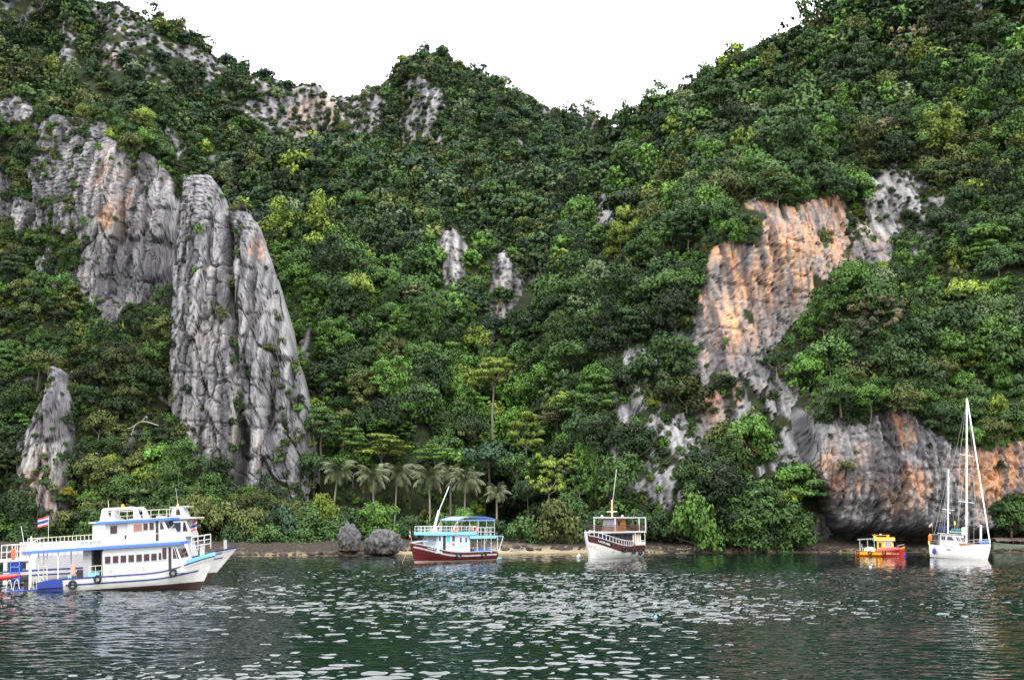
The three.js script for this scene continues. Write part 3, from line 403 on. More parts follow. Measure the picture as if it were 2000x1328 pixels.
scatter(footSlope, { seed: 22, per: 0.12, where: (px) => px < 600, size: [0.8, 1.6], palette: 'left', shapes: [['bush', 2], ['hanging', 1]], small: true });
scatter(pinnacle, { seed: 13, per: 0.12, size: [0.5, 1.3], palette: 'left', shapes: [['bush', 1]], onRock: true, small: true });
scatter(greenSpur, { seed: 46, per: 0.07, size: [0.9, 2], palette: 'spur', shapes: [['bush', 2], ['hanging', 1]], small: true, where: (px, py) => px > 600 && px < 1010 && py > 925 });
// ferns and saplings that cover the ground between the trees
for (const [L, per, pal, seed] of [[massif, 0.3, 'right', 61], [greenSpur, 0.3, 'spur', 62], [midSpur, 0.3, 'spur', 63], [footSlope, 0.35, 'left', 64], [wall, 0.5, 'left', 65], [overhang, 0.6, 'right', 66], [pillars, 0.6, 'left', 67], [valley, 0.09, 'valley', 68], [ridge, 0.05, 'valley', 69], [leftHill, 0.12, 'olive', 70]])
  scatter(L, { seed, per, size: L.step > 0.7 ? [0.9, 1.8] : [0.45, 1.15], palette: pal, shapes: [['bush', 2], ['hanging', 1]], small: true, low: 1.5, where: L === massif ? (px, py) => !(px > 1552 && px < 1680 && py > 880) : undefined });
console.log('trees', TREES.length);
// ---------------------------------------------------------------- trees placed one by one
const barkMat = std(0.16, 0.13, 0.1, 0.9), darkBark = std(0.07, 0.055, 0.042, 0.9);
const HEIGHT = { round: 1.3, umbrella: 1.3, tall: 2.2, loose: 1.4, bush: 1.1, hanging: 1 };
function limbs(seed, H, thick) {   // a trunk from y = -H to 0 and limbs spreading into the crown above
  const r = rng(seed), g = [], sway = () => (r() - 0.5) * 0.12;
  const trunk = new THREE.CatmullRomCurve3([V(sway() * H, -H, sway() * H), V(sway() * H, -H * 0.5, 0), V(0, 0, 0), V(sway(), 0.35, sway())]);
  const tg = new THREE.TubeGeometry(trunk, 8, thick, 7, false), p = tg.attributes.position;
  for (let i = 0; i < p.count; i++) { const k = Math.floor(i / 8) / 8, c = trunk.getPoint(k), f = 1.25 - 0.75 * k; p.setXYZ(i, c.x + (p.getX(i) - c.x) * f, c.y + (p.getY(i) - c.y) * f, c.z + (p.getZ(i) - c.z) * f); }
  tg.computeVertexNormals(); g.push(tg);
  for (let i = 0; i < 6; i++) { const a = i * 1.05 + r(), d = 0.5 + 0.3 * r(), y0 = -0.1 + 0.3 * r(); g.push(new THREE.TubeGeometry(new THREE.CatmullRomCurve3([V(0, y0, 0), V(Math.cos(a) * d * 0.5, y0 + 0.25, Math.sin(a) * d * 0.5), V(Math.cos(a) * d, y0 + 0.35 + 0.35 * r(), Math.sin(a) * d)]), 5, thick * 0.4, 5, false)); }
  return merge(g);
}
const HERO = {};
for (const [k, f] of Object.entries(SHAPES)) HERO[k] = [0, 1].map((i) => leafCloud(300 + i * 7 + k.length * 31, f(rng(900 + i * 13 + k.length * 17 + k.charCodeAt(0))), k === 'loose' ? 1300 : 1900, k === 'loose' ? 0.053 : 0.062, { hang: k === 'hanging' }));
const TRUNKS = [0, 1, 2].map((i) => limbs(60 + i, 1.0, 0.05));
const leafMats = {};
function leafOf(green, tone = 1) { const k = green + Math.round(tone * 5); if (!leafMats[k]) { const g = GREEN[green], t = Math.round(tone * 5) / 5; leafMats[k] = new THREE.MeshPhysicalMaterial({ color: col(g[0] * t, g[1] * t, g[2] * t), vertexColors: true, roughness: 0.75, specularIntensity: 0.35, side: THREE.DoubleSide }); } return leafMats[k]; }
const OWN = [];
function tree(px, py, hw, D, shape, green, o = {}) {   // a tree by the middle of its crown
  const c = at(px, py, D), r = hw / FOCAL * D, tall = o.tall ?? 1, v = OWN.length % 2;
  c.y -= 0.5 * HEIGHT[shape] * r * tall;
  const g = thing(o.name ?? (shape === 'bush' ? 'bush' : 'tree'), null, shape === 'hanging' ? 'creeper' : shape === 'bush' ? 'bush' : 'tree', c, shape === 'hanging' ? 0 : (OWN.length * 2.4) % 6.28, o.group ?? (shape === 'bush' ? 'bushes along the shore and ledges' : 'trees on the hillsides'));
  const cr = part('crown', HERO[shape][v], leafOf(green, o.tone ?? 1), g); cr.scale.set(r, r * tall, r);
  const H = o.trunk ? (c.y - at(px, o.trunk, D).y) / r : 1.0;
  const tr = part('trunk', o.trunk ? limbs(OWN.length, Math.max(0.5, H), 0.035 + 0.05 / (r + 1)) : TRUNKS[OWN.length % 3], o.pale ? barkMat : darkBark, g); tr.scale.set(r, shape === 'bush' && !o.trunk ? r * 0.3 : r, r);
  OWN.push({ g, px, py, hw, hh: 0.5 * HEIGHT[shape] * hw * tall, D, shape, green, label: o.label });
  return g;
}
// bottom of the valley and the palm grove
tree(965, 722, 52, 226, 'umbrella', 'lime', { tall: 0.9, tone: 0.7, trunk: 858, pale: true, label: 'tall flat-topped tree on a long bare pale trunk in the valley' });
tree(1028, 838, 42, 214, 'umbrella', 'lime', { tall: 1.4, tone: 0.8, trunk: 960, pale: true, label: 'light green tiered tree right of the long bare trunk' });
tree(1088, 812, 34, 222, 'umbrella', 'tan', { tall: 0.5, trunk: 900, label: 'flat tan-grey crowned tree at the dark foot of the valley' });
tree(745, 868, 60, 211, 'umbrella', 'lime', { tall: 0.6, tone: 0.8, trunk: 960, label: 'bright lime layered tree spreading just above the middle palms' });
tree(690, 852, 34, 213, 'umbrella', 'bright', { tall: 0.9, label: 'green layered tree just left of the bright lime layered one' });
tree(628, 822, 44, 211, 'umbrella', 'mid', { tall: 1.1, label: 'dark layered tree close to the right edge of the grey pillars' });
tree(850, 882, 42, 210, 'umbrella', 'bright', { tall: 0.6, label: 'light layered tree above the two close-set palms' });
tree(615, 900, 40, 207, 'round', 'deep', { label: 'deep green round tree left of the leftmost palm' });
tree(918, 830, 46, 224, 'round', 'dark', { label: 'dark round tree in the shadowed valley left of the tiered tree' });
tree(955, 885, 52, 214, 'round', 'blue', { label: 'blue-green round tree above the rightmost palm' });
tree(1085, 880, 40, 214, 'round', 'deep', { label: 'dark green round tree behind the lime loose-crowned one' });
tree(1010, 900, 38, 210, 'round', 'mid', { label: 'mid green tree below the light green tiered one' });
tree(1072, 925, 44, 200, 'loose', 'lime', { tall: 1.3, tone: 1.15, trunk: 1040, pale: true, label: 'lime yellow loose-crowned tree above the gap between the two wooden boats' });
tree(1100, 905, 26, 200, 'loose', 'lime', { tall: 1.1, trunk: 1020, label: 'small lime top leaning right out of the loose-crowned tree' });
tree(1132, 945, 24, 198, 'loose', 'bright', { tall: 1.1, trunk: 1010, pale: true, label: 'slim bright green tree with thin pale trunk left of the brown boat' });
tree(1192, 958, 22, 197, 'loose', 'yellow', { tall: 1.2, trunk: 1030, label: 'small yellow tree beside the brown boat mast' });
tree(1030, 950, 30, 202, 'round', 'deep', { trunk: 1040, label: 'small dark round tree left of the lime loose-crowned one' });
// bushes along the shore
const B = (px, py, hw, D, green, label, o = {}) => tree(px, py + 7, hw, D, o.shape ?? 'bush', green, { ...o, tall: (o.tall ?? 1) * 1.12, label });
B(1362, 1005, 56, 184, 'bright', 'largest bright green bush on the beach, left of the dark cave', { tall: 1.5, tone: 0.75 });
B(1425, 1008, 48, 187, 'mid', 'round green bush touching the right side of the largest one', { tall: 1.4 });
B(1487, 1022, 40, 188, 'blue', 'dull blue-green bush between the big bushes and the cave');
B(1545, 1010, 44, 193, 'mid', 'green vine-covered bush at the mouth of the dark cave', { tall: 1.4 });
B(1240, 1020, 46, 188, 'deep', 'dark bush right behind the brown boat stern', { tall: 1.1 });
B(1290, 1020, 36, 190, 'deep', 'dark bush left of the largest bright green bush', { tall: 1.3 });
B(1165, 1022, 44, 188, 'deep', 'deep green bush right behind the brown boat bow', { tall: 1.2 });
B(1085, 1012, 58, 187, 'olive', 'broad olive bush on the sand between the two wooden boats', { tall: 1.2, tone: 0.8 });
B(1025, 1028, 44, 188, 'mid', 'low green bush right of the blue boat canopy', { tall: 1 });
B(1110, 980, 40, 192, 'mid', 'green bush tucked under the lime loose-crowned tree');
B(965, 1030, 42, 190, 'deep', 'dark low bush under the rightmost palm');
B(905, 1008, 34, 190, 'bright', 'bright bush above the blue boat canopy', { tall: 1.1 });
B(860, 1022, 46, 191, 'mid', 'low bush behind the slanted mast of the blue boat');
B(800, 1025, 40, 190, 'deep', 'dark bush right of the larger boulder');
B(738, 988, 42, 189, 'bright', 'dome of bright leaves on a leaning trunk above the boulders', { tall: 0.75, shape: 'round', trunk: 1045 });
B(742, 1022, 42, 187, 'bright', 'low bright green bush just behind the two boulders', { tone: 0.8 });
B(690, 1010, 38, 189, 'deep', 'dark bush above the smaller boulder', { tall: 1.1 });
B(628, 985, 34, 189, 'lime', 'lime green bush left of the leftmost palm trunk', { tall: 1.3, tone: 0.75 });
B(655, 1030, 38, 186, 'mid', 'green bush touching the left side of the smaller boulder');
B(598, 1012, 46, 186, 'mid', 'green bush under the lime one near the pillars', { tall: 1.2 });
B(548, 1012, 48, 184, 'blue', 'grey-green bush below the narrow fluted foot of the right pillar', { tall: 1.2 });
B(492, 1018, 48, 182, 'olive', 'olive bush right below the foot of the left pillar', { tall: 1.1 });
B(520, 1040, 42, 180, 'mid', 'low green bush on the waterline right of the ferry bow', { tall: 0.8 });
B(590, 1046, 42, 181, 'mid', 'lowest green bush on the waterline left of the boulders', { tall: 0.8 });
B(440, 1005, 48, 182, 'olive', 'olive bush behind the ferry wheelhouse top', { tall: 1.1 });
B(450, 1040, 38, 180, 'deep', 'dark low bush behind the ferry bow rail', { tall: 0.9 });
B(390, 985, 44, 184, 'olive', 'olive gold bush above the ferry front windows', { tall: 1.1, tone: 1.1 });
B(340, 985, 42, 185, 'mid', 'green bush above the ferry roof front end');
B(290, 960, 46, 187, 'deep', 'dark bush above the ferry roof arch', { tall: 1.1 });
B(240, 945, 40, 188, 'mid', 'green bush above the orange lamp of the ferry');
B(180, 985, 40, 187, 'olive', 'olive bush just left of the ferry roof arch', { tall: 1.1 });
B(132, 953, 18, 186, 'yellow', 'small mustard yellow bush right of the pale pinnacle', { tall: 0.8, tone: 0.6 });
B(40, 1045, 42, 184, 'deep', 'dark bush at the left edge behind the ferry flag', { tall: 1 });
B(1975, 1000, 46, 189, 'mid', 'green bush on the rocks above the long wooden boat', { tall: 1.0 });
B(1655, 902, 24, 185.5, 'olive', 'small bush growing alone on the grey overhanging cliff', { tall: 0.6 });
// trees that stand out higher up
tree(1505, 352, 62, 236, 'round', 'mid', { tall: 1.2, label: 'big round tree bulging over the top of the orange wall' });
tree(1475, 318, 40, 240, 'round', 'bright', { tone: 0.85, label: 'bright green crown on the upper left of the tree above the orange wall' });
tree(1560, 330, 34, 238, 'bush', 'deep', { label: 'dark bush right of the big tree on the orange wall' });
tree(1612, 442, 20, 226, 'hanging', 'olive', { label: 'small bush hanging from the middle of the orange wall' });
tree(1455, 470, 34, 225, 'bush', 'deep', { label: 'dark bush growing on the notch of the orange wall' });
tree(1545, 262, 48, 264, 'umbrella', 'pale', { tall: 1, label: 'broad pale olive crown on the slope above the orange wall' });
tree(1778, 92, 48, 292, 'loose', 'tan', { tall: 1.4, label: 'tan open-crowned tree high on the right slope' });
tree(1992, 66, 34, 290, 'umbrella', 'tan', { label: 'tan crown at the right edge near the top' });
tree(1340, 492, 48, 240, 'round', 'brown', { label: 'brown leafed round tree left of the orange wall' });
tree(1268, 512, 32, 248, 'loose', 'pale', { label: 'silvery pale tree left of the brown leafed one' });
tree(1212, 452, 36, 262, 'round', 'lime', { tone: 0.8, label: 'lime crown leftmost of the lime row left of the orange wall' });
tree(1255, 440, 34, 263, 'round', 'lime', { tone: 0.9, label: 'second lime crown of the lime row left of the orange wall' });
tree(1300, 455, 34, 262, 'round', 'lime', { tone: 0.7, label: 'rightmost lime crown of the lime row left of the orange wall' });
tree(1276, 592, 22, 238, 'loose', 'yellow', { tone: 0.7, label: 'small golden crown on the slope left of the orange wall' });
tree(1108, 652, 32, 246, 'loose', 'lime', { tone: 0.8, label: 'lime topped tree right of the streaked bare rock face' });
tree(630, 446, 24, 264, 'umbrella', 'olive', { trunk: 482, pale: true, label: 'olive crown on a bare trunk topping the green spur' });
tree(808, 570, 30, 250, 'umbrella', 'tan', { trunk: 620, pale: true, label: 'tan tree with bare trunk left of the small grey slab' });
tree(992, 158, 11, 481, 'umbrella', 'dark', { trunk: 182, label: 'lone dark tree against the sky right of the central peak' });
tree(78, 700, 46, 198, 'round', 'olive', { tall: 0.7, label: 'olive crown sitting on top of the far left pinnacle' });
tree(457, 404, 15, 212.5, 'bush', 'olive', { tall: 0.8, tone: 1.2, label: 'yellowish bush on the notch between the two pillar tops' });
tree(165, 215, 24, 232, 'round', 'lime', { tone: 0.75, label: 'yellow-green crown on the top edge of the layered left wall' });
tree(1770, 770, 40, 186.5, 'round', 'olive', { tall: 1, label: 'olive tree on the rim of the overhanging cliff' });
tree(1700, 765, 36, 187, 'round', 'bright', { label: 'bright tree on the rim of the overhanging cliff near its left end' });
tree(1640, 760, 34, 188, 'round', 'mid', { label: 'green tree at the left end of the overhanging rim' });
tree(1840, 800, 38, 187, 'round', 'deep', { label: 'dark tree just left of the sailboat mast top' });
tree(1850, 655, 50, 207, 'round', 'olive', { tone: 1.1, label: 'large olive crown on the slope above the sailboat mast' });
tree(1905, 690, 46, 203, 'umbrella', 'bright', { tall: 1.2, label: 'bright layered tree right above the sailboat mast' });
tree(1890, 570, 48, 212, 'round', 'lime', { tone: 0.65, label: 'large yellow-green dome high above the sailboat mast' });
tree(1975, 630, 50, 207, 'round', 'bright', { tone: 0.8, label: 'large bright green dome at the right edge above the sailboat' });
tree(1740, 590, 46, 212, 'loose', 'lime', { tone: 0.7, label: 'yellow-green open crown right of the orange wall foot' });

for (const [px, py, hw, D, green, label] of [[1150, 880, 22, 203, 'bright', 'bright creeper curtain hanging beside the dark cleft, topmost'], [1162, 915, 20, 202, 'bright', 'bright creeper curtain hanging beside the dark cleft, middle one'], [1180, 890, 24, 201, 'mid', 'green creeper curtain right of the bright hanging one'], [1140, 845, 24, 206, 'bright', 'bright creeper mound at the top of the hanging curtains'], [1175, 945, 18, 200, 'mid', 'lowest creeper curtain above the brown boat mast foot'], [1320, 770, 16, 209, 'pale', 'pale creeper hanging down the grey ledges below the orange wall'], [1300, 745, 14, 210, 'pale', 'narrow pale creeper left of the ledges below the orange wall']]) tree(px, py, hw, D, 'hanging', green, { tall: 1.7, label, name: 'creeper' });
// a bleached dead branch above the ferry
{
  const p = at(268, 838, 187), g = thing('dead_branch', 'bleached bare forked branch sticking out of the bushes left of the pillars', 'branch', p), m = std(0.36, 0.33, 0.29, 0.8), u = 187 / FOCAL;
  const arm = (pts, r) => new THREE.TubeGeometry(new THREE.CatmullRomCurve3(pts.map(([x, y, z]) => V(x * u, y * u, z))), 12, r, 6, false);
  part('branch', arm([[-14, -12, -0.6], [-4, 8, 0.2], [12, 14, 0.7], [44, 6, 1]], 0.07), m, g); part('branch', arm([[10, 14, 0.6], [18, 24, 0.8], [22, 20, 1.2]], 0.045), m, g); part('branch', arm([[-4, 8, 0.2], [-10, 2, 0.8], [-16, 0, 1]], 0.04), m, g);
}
// coconut palms
function frond(seed) {
  const r = rng(seed), P = [], N = [], I = [], pts = []; let a = 0.35, x = 0, y = 0; const bend = 0.075 + 0.05 * r();
  for (let i = 0; i <= 14; i++) { pts.push([x, y]); x += Math.cos(a) / 14; y += Math.sin(a) / 14; a -= bend * (0.6 + i * 0.06); }
  const quad = (A, B2, C2, D2) => { const k = P.length / 3; for (const p of [A, B2, C2, D2]) P.push(...p); I.push(k, k + 1, k + 2, k, k + 2, k + 3); };
  for (let i = 0; i < 14; i++) { const [x0, y0] = pts[i], [x1, y1] = pts[i + 1], w = 0.016 * (1 - i / 16); quad([x0, y0, -w], [x1, y1, -w], [x1, y1 + 0.008, w], [x0, y0 + 0.008, w]); }
  for (let i = 2; i < 14; i++) for (const k of [0, 0.5]) for (const s of [-1, 1]) {
    const t = k, x0 = lerp(pts[i][0], pts[i + 1]?.[0] ?? pts[i][0], t), y0 = lerp(pts[i][1], pts[i + 1]?.[1] ?? pts[i][1], t), f = i / 14, len = 0.3 * Math.sin(Math.PI * (0.15 + 0.8 * f)) * (0.85 + 0.3 * r()), w = 0.016, dr = 0.55 + 0.5 * r();
    const ex = x0 + len * 0.5, ey = y0 - len * dr, ez = s * len * 0.75;
    quad([x0 - w, y0, 0], [x0 + w, y0, 0], [(x0 + ex) / 2 + w, (y0 + ey) / 2 + 0.05 * len, ez * 0.55], [(x0 + ex) / 2 - w, (y0 + ey) / 2 + 0.05 * len, ez * 0.55]);
    quad([(x0 + ex) / 2 - w, (y0 + ey) / 2 + 0.05 * len, ez * 0.55], [(x0 + ex) / 2 + w, (y0 + ey) / 2 + 0.05 * len, ez * 0.55], [ex + 0.004, ey, ez], [ex - 0.004, ey, ez]);
  }
  const g = new THREE.BufferGeometry(); g.setAttribute('position', new THREE.Float32BufferAttribute(P, 3)); g.setIndex(I); g.computeVertexNormals(); return g;
}
const FRONDS = [0, 1, 2, 3].map((i) => frond(40 + i)), palmMats = [std(0.1, 0.118, 0.052, 0.55), std(0.07, 0.088, 0.038, 0.55), std(0.14, 0.12, 0.065, 0.6)], palmTrunkMat = std(0.2, 0.17, 0.14, 0.9), nutMat = std(0.16, 0.09, 0.03, 0.6);
const PALMS = [[660, 920, 36, 204, 645, 'leftmost coconut palm, tallest and fullest, left of the two boulders', 20], [728, 930, 34, 203, 730, 'second coconut palm from the left, drooping over the bright domed bush', 17], [776, 926, 30, 206, 768, 'third coconut palm from the left, leaning behind the second', 16], [838, 932, 36, 202, 838, 'wide coconut palm left of the blue boat slanted mast', 18], [880, 924, 26, 208, 880, 'slim coconut palm behind the one right of the mast', 14], [909, 938, 32, 202, 906, 'coconut palm directly above the blue boat canopy', 17], [970, 962, 26, 199, 970, 'rightmost and lowest coconut palm, standing by itself', 16]];
PALMS.forEach(([px, py, hw, D, bx, label, n], i) => {
  const c = at(px, py, D), b = at(bx, 1046, D), L = hw / FOCAL * D * (1.05 + 0.3 * ((i * 0.37) % 1)), g = thing('palm_tree', label, 'palm tree', b, 0, 'coconut palms behind the beach'), top = c.clone().sub(b), r = rng(300 + i);
  const curve = new THREE.CatmullRomCurve3([V(0, -1, 0), V(top.x * 0.35 + 0.3 * (r() - 0.5), top.y * 0.45, 0.2), V(top.x * 0.85, top.y * 0.85, 0.1), top]);
  part('trunk', new THREE.TubeGeometry(curve, 14, 0.17, 8, false), palmTrunkMat, g);
  n = Math.round(n * 1.5); for (let k = 0; k < n; k++) { const f = part('frond', FRONDS[k % 4], palmMats[k < 2 ? 2 : k % 2], g); f.position.copy(top); f.scale.setScalar(L * (0.85 + 0.3 * r())); f.rotation.set(0, k * 2.399 + r() * 0.4, 1.05 - 1.75 * (1 - k / n) + (r() - 0.5) * 0.3, 'YXZ'); }
  for (let k = 0; k < 5; k++) { const s = part('coconut', new THREE.SphereGeometry(0.16, 8, 6), nutMat, g); s.position.copy(top).add(V(0.28 * Math.cos(k * 1.3), -0.25, 0.28 * Math.sin(k * 1.3))); }
});
// driftwood on the sand
for (const [px, py, D, len, turn, label] of [[905, 1060, 179, 3.2, 0.2, 'pale driftwood log on the sand right of the blue boat'], [1010, 1062, 180, 2.4, -0.3, 'short driftwood log on the middle of the sand'], [560, 1072, 174, 3.0, 0.4, 'driftwood log on the dark shore right of the ferry bow'], [1330, 1066, 185, 3.4, -0.15, 'driftwood log on the shore under the largest beach bush']]) { const p = at(px, py, D); p.y = Math.max(0.25, (D - 172) * 0.16 * 0 + 0.55); const g = thing('driftwood', label, 'driftwood', p, turn); part('log', new THREE.TubeGeometry(new THREE.CatmullRomCurve3([V(-len / 2, 0, 0), V(-len / 6, 0.12, 0.15), V(len / 4, 0.08, -0.1), V(len / 2, 0.25, 0.1)]), 12, 0.11, 7, false), std(0.22, 0.19, 0.16, 0.9), g); part('snag', new THREE.TubeGeometry(new THREE.CatmullRomCurve3([V(len / 6, 0.1, 0), V(len / 4, 0.45, 0.2), V(len / 3, 0.7, 0.15)]), 6, 0.05, 6, false), std(0.2, 0.17, 0.14, 0.9), g); }
// two boulders on the beach and loose stones
const stoneMat = new THREE.MeshStandardMaterial({ vertexColors: true, roughness: 0.95, bumpMap: rockBump, bumpScale: 0.12, side: THREE.DoubleSide });
function boulder(seed, w, h, d, peak) {
  const g = mergeVertices(new THREE.IcosahedronGeometry(1, 24).deleteAttribute('normal').deleteAttribute('uv')), p = g.attributes.position, C = [], T = [];
  for (let i = 0; i < p.count; i++) {
    const x = p.getX(i), y = p.getY(i), z = p.getZ(i), k = 1 + 0.3 * fbm(x * 1.3, y * 1.3, z * 1.3 + seed, 3) + 0.1 * (1 - Math.abs(noise(x * 4 + seed, y * 1.5, z * 4)) * 3) + 0.1 * fbm(x * 7, y * 4, z * 7 + seed, 3) - 0.12 * (1 - smoothstep(Math.abs(noise(x * 2.2 + seed, y * 1.1, z * 2.2)), 0, 0.09));
    const top = y > 0 ? 1 + peak * 0.5 * fbm(x * 2.5, 3, z * 2.5 + seed, 3) : 1;
    p.setXYZ(i, x * k * w, Math.max(-0.4, y * k * top + 0.25) * h, z * k * d);
    const low = smoothstep(0.25 - (y * k + 0.25) + 0.3 * noise(x * 3, z * 3, seed), 0, 0.3), v = 0.06 + 0.11 * fbm(x * 5, y * 2, z * 5 + seed, 4) + 0.02 * y, warm = clamp(0.4 * low + 0.3 * noise(x * 2, y * 4, seed), 0, 1);
    C.push(clamp(v * (1 + 0.4 * warm), 0.02, 0.6), clamp(v * (0.98 + 0.1 * warm), 0.03, 0.6), clamp(v * (0.99 - 0.25 * warm), 0.03, 0.6)); T.push(x * 0.2 + z * 0.1, y * 0.2);
  }
  g.setAttribute('color', new THREE.Float32BufferAttribute(C, 3)); g.setAttribute('uv', new THREE.Float32BufferAttribute(T, 2)); g.computeVertexNormals(); return g;
}
{
  const b1 = shadows(new THREE.Mesh(boulder(3.3, 1.75, 2.3, 1.5, 0.9), stoneMat)); b1.name = numbered('boulder'); b1.position.copy(at(681, 1064, 173)); tag(b1, 'smaller, taller jagged grey boulder on the beach', 'boulder'); scene.add(b1);
  const b2 = shadows(new THREE.Mesh(boulder(8.1, 2.75, 2.25, 2.2, 0.35), stoneMat)); b2.name = numbered('boulder'); b2.position.copy(at(749, 1070, 173.5)); tag(b2, 'larger, broad rounded grey boulder on the beach', 'boulder'); scene.add(b2);
  const r = rng(77), S = [0, 1, 2].map((i) => { const g = boulder(20 + i * 3, 1, 0.8, 1, 0.5); return g; }), small = [0, 1, 2].map((i) => { const g = mergeVertices(new THREE.IcosahedronGeometry(1, 3).deleteAttribute('normal').deleteAttribute('uv')), p = g.attributes.position, C = []; for (let k = 0; k < p.count; k++) { const x = p.getX(k), y = p.getY(k), z = p.getZ(k), s = 1 + 0.5 * noise(x * 1.6 + i * 9, y * 1.6, z * 1.6) + 0.25 * noise(x * 4, y * 4 + i, z * 4); p.setXYZ(k, x * s, y * s * 0.6, z * s); const v = 0.9 + 0.6 * noise(x * 3, y * 3, z * 3 + i); C.push(v, v * 0.9, v * 0.82); } g.setAttribute('color', new THREE.Float32BufferAttribute(C, 3)); g.computeVertexNormals(); return g; });
  const grp = new THREE.Group(); grp.name = 'rubble'; tag(grp, 'dark loose stones and ledges strewn along the beach', 'rubble', null, 'stuff'); scene.add(grp);
  const m4 = new THREE.Matrix4(), q = new THREE.Quaternion(), e = new THREE.Euler();
  for (const g of small) {
    const n = 1100, im = shadows(new THREE.InstancedMesh(g, std(0.03, 0.025, 0.021, 0.9, { vertexColors: true }), n)); im.name = 'stone'; im.userData.kind = 'stuff';
    for (let i = 0; i < n; i++) { let X, s; do { X = -95 + 200 * r(); s = 0.4 + 7.5 * r(); } while (X > -20 && X < 18 && (s < 3.5 || r() < 0.5) || (X > 18 && X < 60 && s < 1.2 && r() < 0.7)); const k = 0.12 + 0.5 * Math.pow(r(), 3); e.set(r() * 0.5, r() * 6.28, r() * 0.5); m4.compose(V(X, s * 0.16 + 0.1, shoreZ(X) - s), q.setFromEuler(e), V(k * (1 + r()), k, k)); im.setMatrixAt(i, m4); }
    grp.add(im);
  }
}
// ---------------------------------------------------------------- which trees show largest: those become things of their own, the rest one forest
{
  const S = 3, W = Math.ceil(2000 / S), H = Math.ceil(1100 / S), Z = new Float32Array(W * H).fill(1e9), O = new Int32Array(W * H).fill(-1);
  for (const L of LANDS) for (let k = 0; k < (L.ny + 1) * (L.nx + 1); k++) { const D = -L.P[k * 3 + 2], [px, py] = seen(L.P[k * 3], L.P[k * 3 + 1], D), x = Math.floor(px / S), y = Math.floor(py / S); if (x >= 0 && y >= 0 && x < W && y < H && D < Z[y * W + x]) Z[y * W + x] = D; }
  const disc = (px, py, a, b, D, id) => { for (let y = Math.max(0, Math.floor((py - b) / S)); y <= Math.min(H - 1, (py + b) / S); y++) for (let x = Math.max(0, Math.floor((px - a) / S)); x <= Math.min(W - 1, (px + a) / S); x++) { const u = (x * S - px) / a, v = (y * S - py) / b; if (u * u + v * v < 0.8 && D < Z[y * W + x]) { Z[y * W + x] = D; O[y * W + x] = id; } } };
  OWN.forEach((t) => disc(t.px, t.py, t.hw, t.hh, t.D - 1, -2));
  TREES.forEach((t, i) => { const D = -t.pos.z, h = HEIGHT[t.shape] * t.r * t.tall, [px, py] = seen(t.pos.x, t.pos.y + h / 2, D); t.px = px; t.py = py; t.hw = t.r * FOCAL / D; disc(px, py, t.hw, h / 2 * FOCAL / D, D - t.r * 0.6, i); });
  const area = new Int32Array(TREES.length); for (const id of O) if (id >= 0) area[id]++;
  const order = [...TREES.keys()].filter((i) => !TREES[i].small && TREES[i].px > 0 && TREES[i].px < 2000 && TREES[i].py > 0).sort((a, b) => area[b] - area[a]).slice(0, 295 - OWN.length);
  // landmarks that a label can lean on
  const MARK = [['the far left pinnacle', 90, 800], ['the ferry flag', 75, 1020], ['the layered left wall', 180, 240], ['the left orange streak', 225, 420], ['the left pillar top', 390, 340], ['the right pillar top', 480, 410], ['the pillars right flank', 590, 760], ['the pillars foot', 450, 950], ['the ferry roof arch', 230, 995], ['the two boulders', 720, 1045], ['the leftmost palm', 660, 920], ['the middle palms', 800, 930], ['the rightmost palm', 970, 962], ['the long bare trunk', 968, 780], ['the grey slab', 885, 500], ['the streaked bare face', 985, 580], ['the lime loose tree', 1072, 925], ['the brown boat mast', 1203, 980], ['the white slab', 1175, 415], ['the brown tree', 1340, 492], ['the orange wall left edge', 1362, 600], ['the orange wall top', 1600, 370], ['the orange wall foot', 1430, 720], ['the pale rock strip', 1525, 790], ['the largest beach bush', 1365, 1000], ['the dark cave', 1600, 970], ['the overhang red patch', 1755, 845], ['the sailboat mast top', 1885, 765], ['the pale side rocks', 1745, 390], ['the tan high tree', 1778, 92], ['the olive crown', 1545, 262], ['the right skyline', 1420, 150], ['the sky notch', 1210, 250], ['the central peak', 840, 105], ['the pale ridge cliff', 600, 230], ['the green spur crest', 640, 460], ['the left ridge skyline', 400, 90]];
  const LOOK = { dark: 'dark green', deep: 'deep green', mid: 'green', olive: 'olive', bright: 'bright green', lime: 'lime', blue: 'blue-green', tan: 'tan', pale: 'pale green', brown: 'brown', yellow: 'yellow' };
  const NOUN = { round: 'round-crowned tree', umbrella: 'layered tree', tall: 'tall tree', loose: 'open-crowned tree', bush: 'bush', hanging: 'hanging creeper' };
  const NTH = ['first', 'second', 'third', 'fourth', 'fifth', 'sixth', 'seventh', 'eighth', 'ninth', 'tenth'];
  const drafts = new Map();
  for (const i of order) {
    const t = TREES[i]; t.own = true;
    const m = MARK.map((k) => [Math.hypot(t.px - k[1], t.py - k[2]), k]).sort((a, b) => a[0] - b[0])[0], dx = t.px - m[1][1], dy = t.py - m[1][2], a = Math.abs(dx) > 2.2 * Math.abs(dy) ? '' : dy < 0 ? 'above' : 'below', b = Math.abs(dy) > 2.2 * Math.abs(dx) ? '' : dx < 0 ? 'left of' : 'right of';
    const plain = ['dark', 'pale', 'tan', 'lime', 'yellow', 'bright'].includes(t.green), hue = (plain ? '' : t.tone > 1.12 ? 'light ' : t.tone < 0.7 ? 'dull ' : '') + LOOK[t.green];
    t.label = (t.hw > 36 ? 'large ' : t.hw < 22 ? 'small ' : '') + hue + ' ' + NOUN[t.shape] + ' ' + (m[0] > 170 ? 'far ' : m[0] > 90 ? 'well ' : '') + [a, b].filter(Boolean).join(' and ') + ' ' + m[1][0];
    if (!drafts.has(t.label)) drafts.set(t.label, []); drafts.get(t.label).push(t);
  }
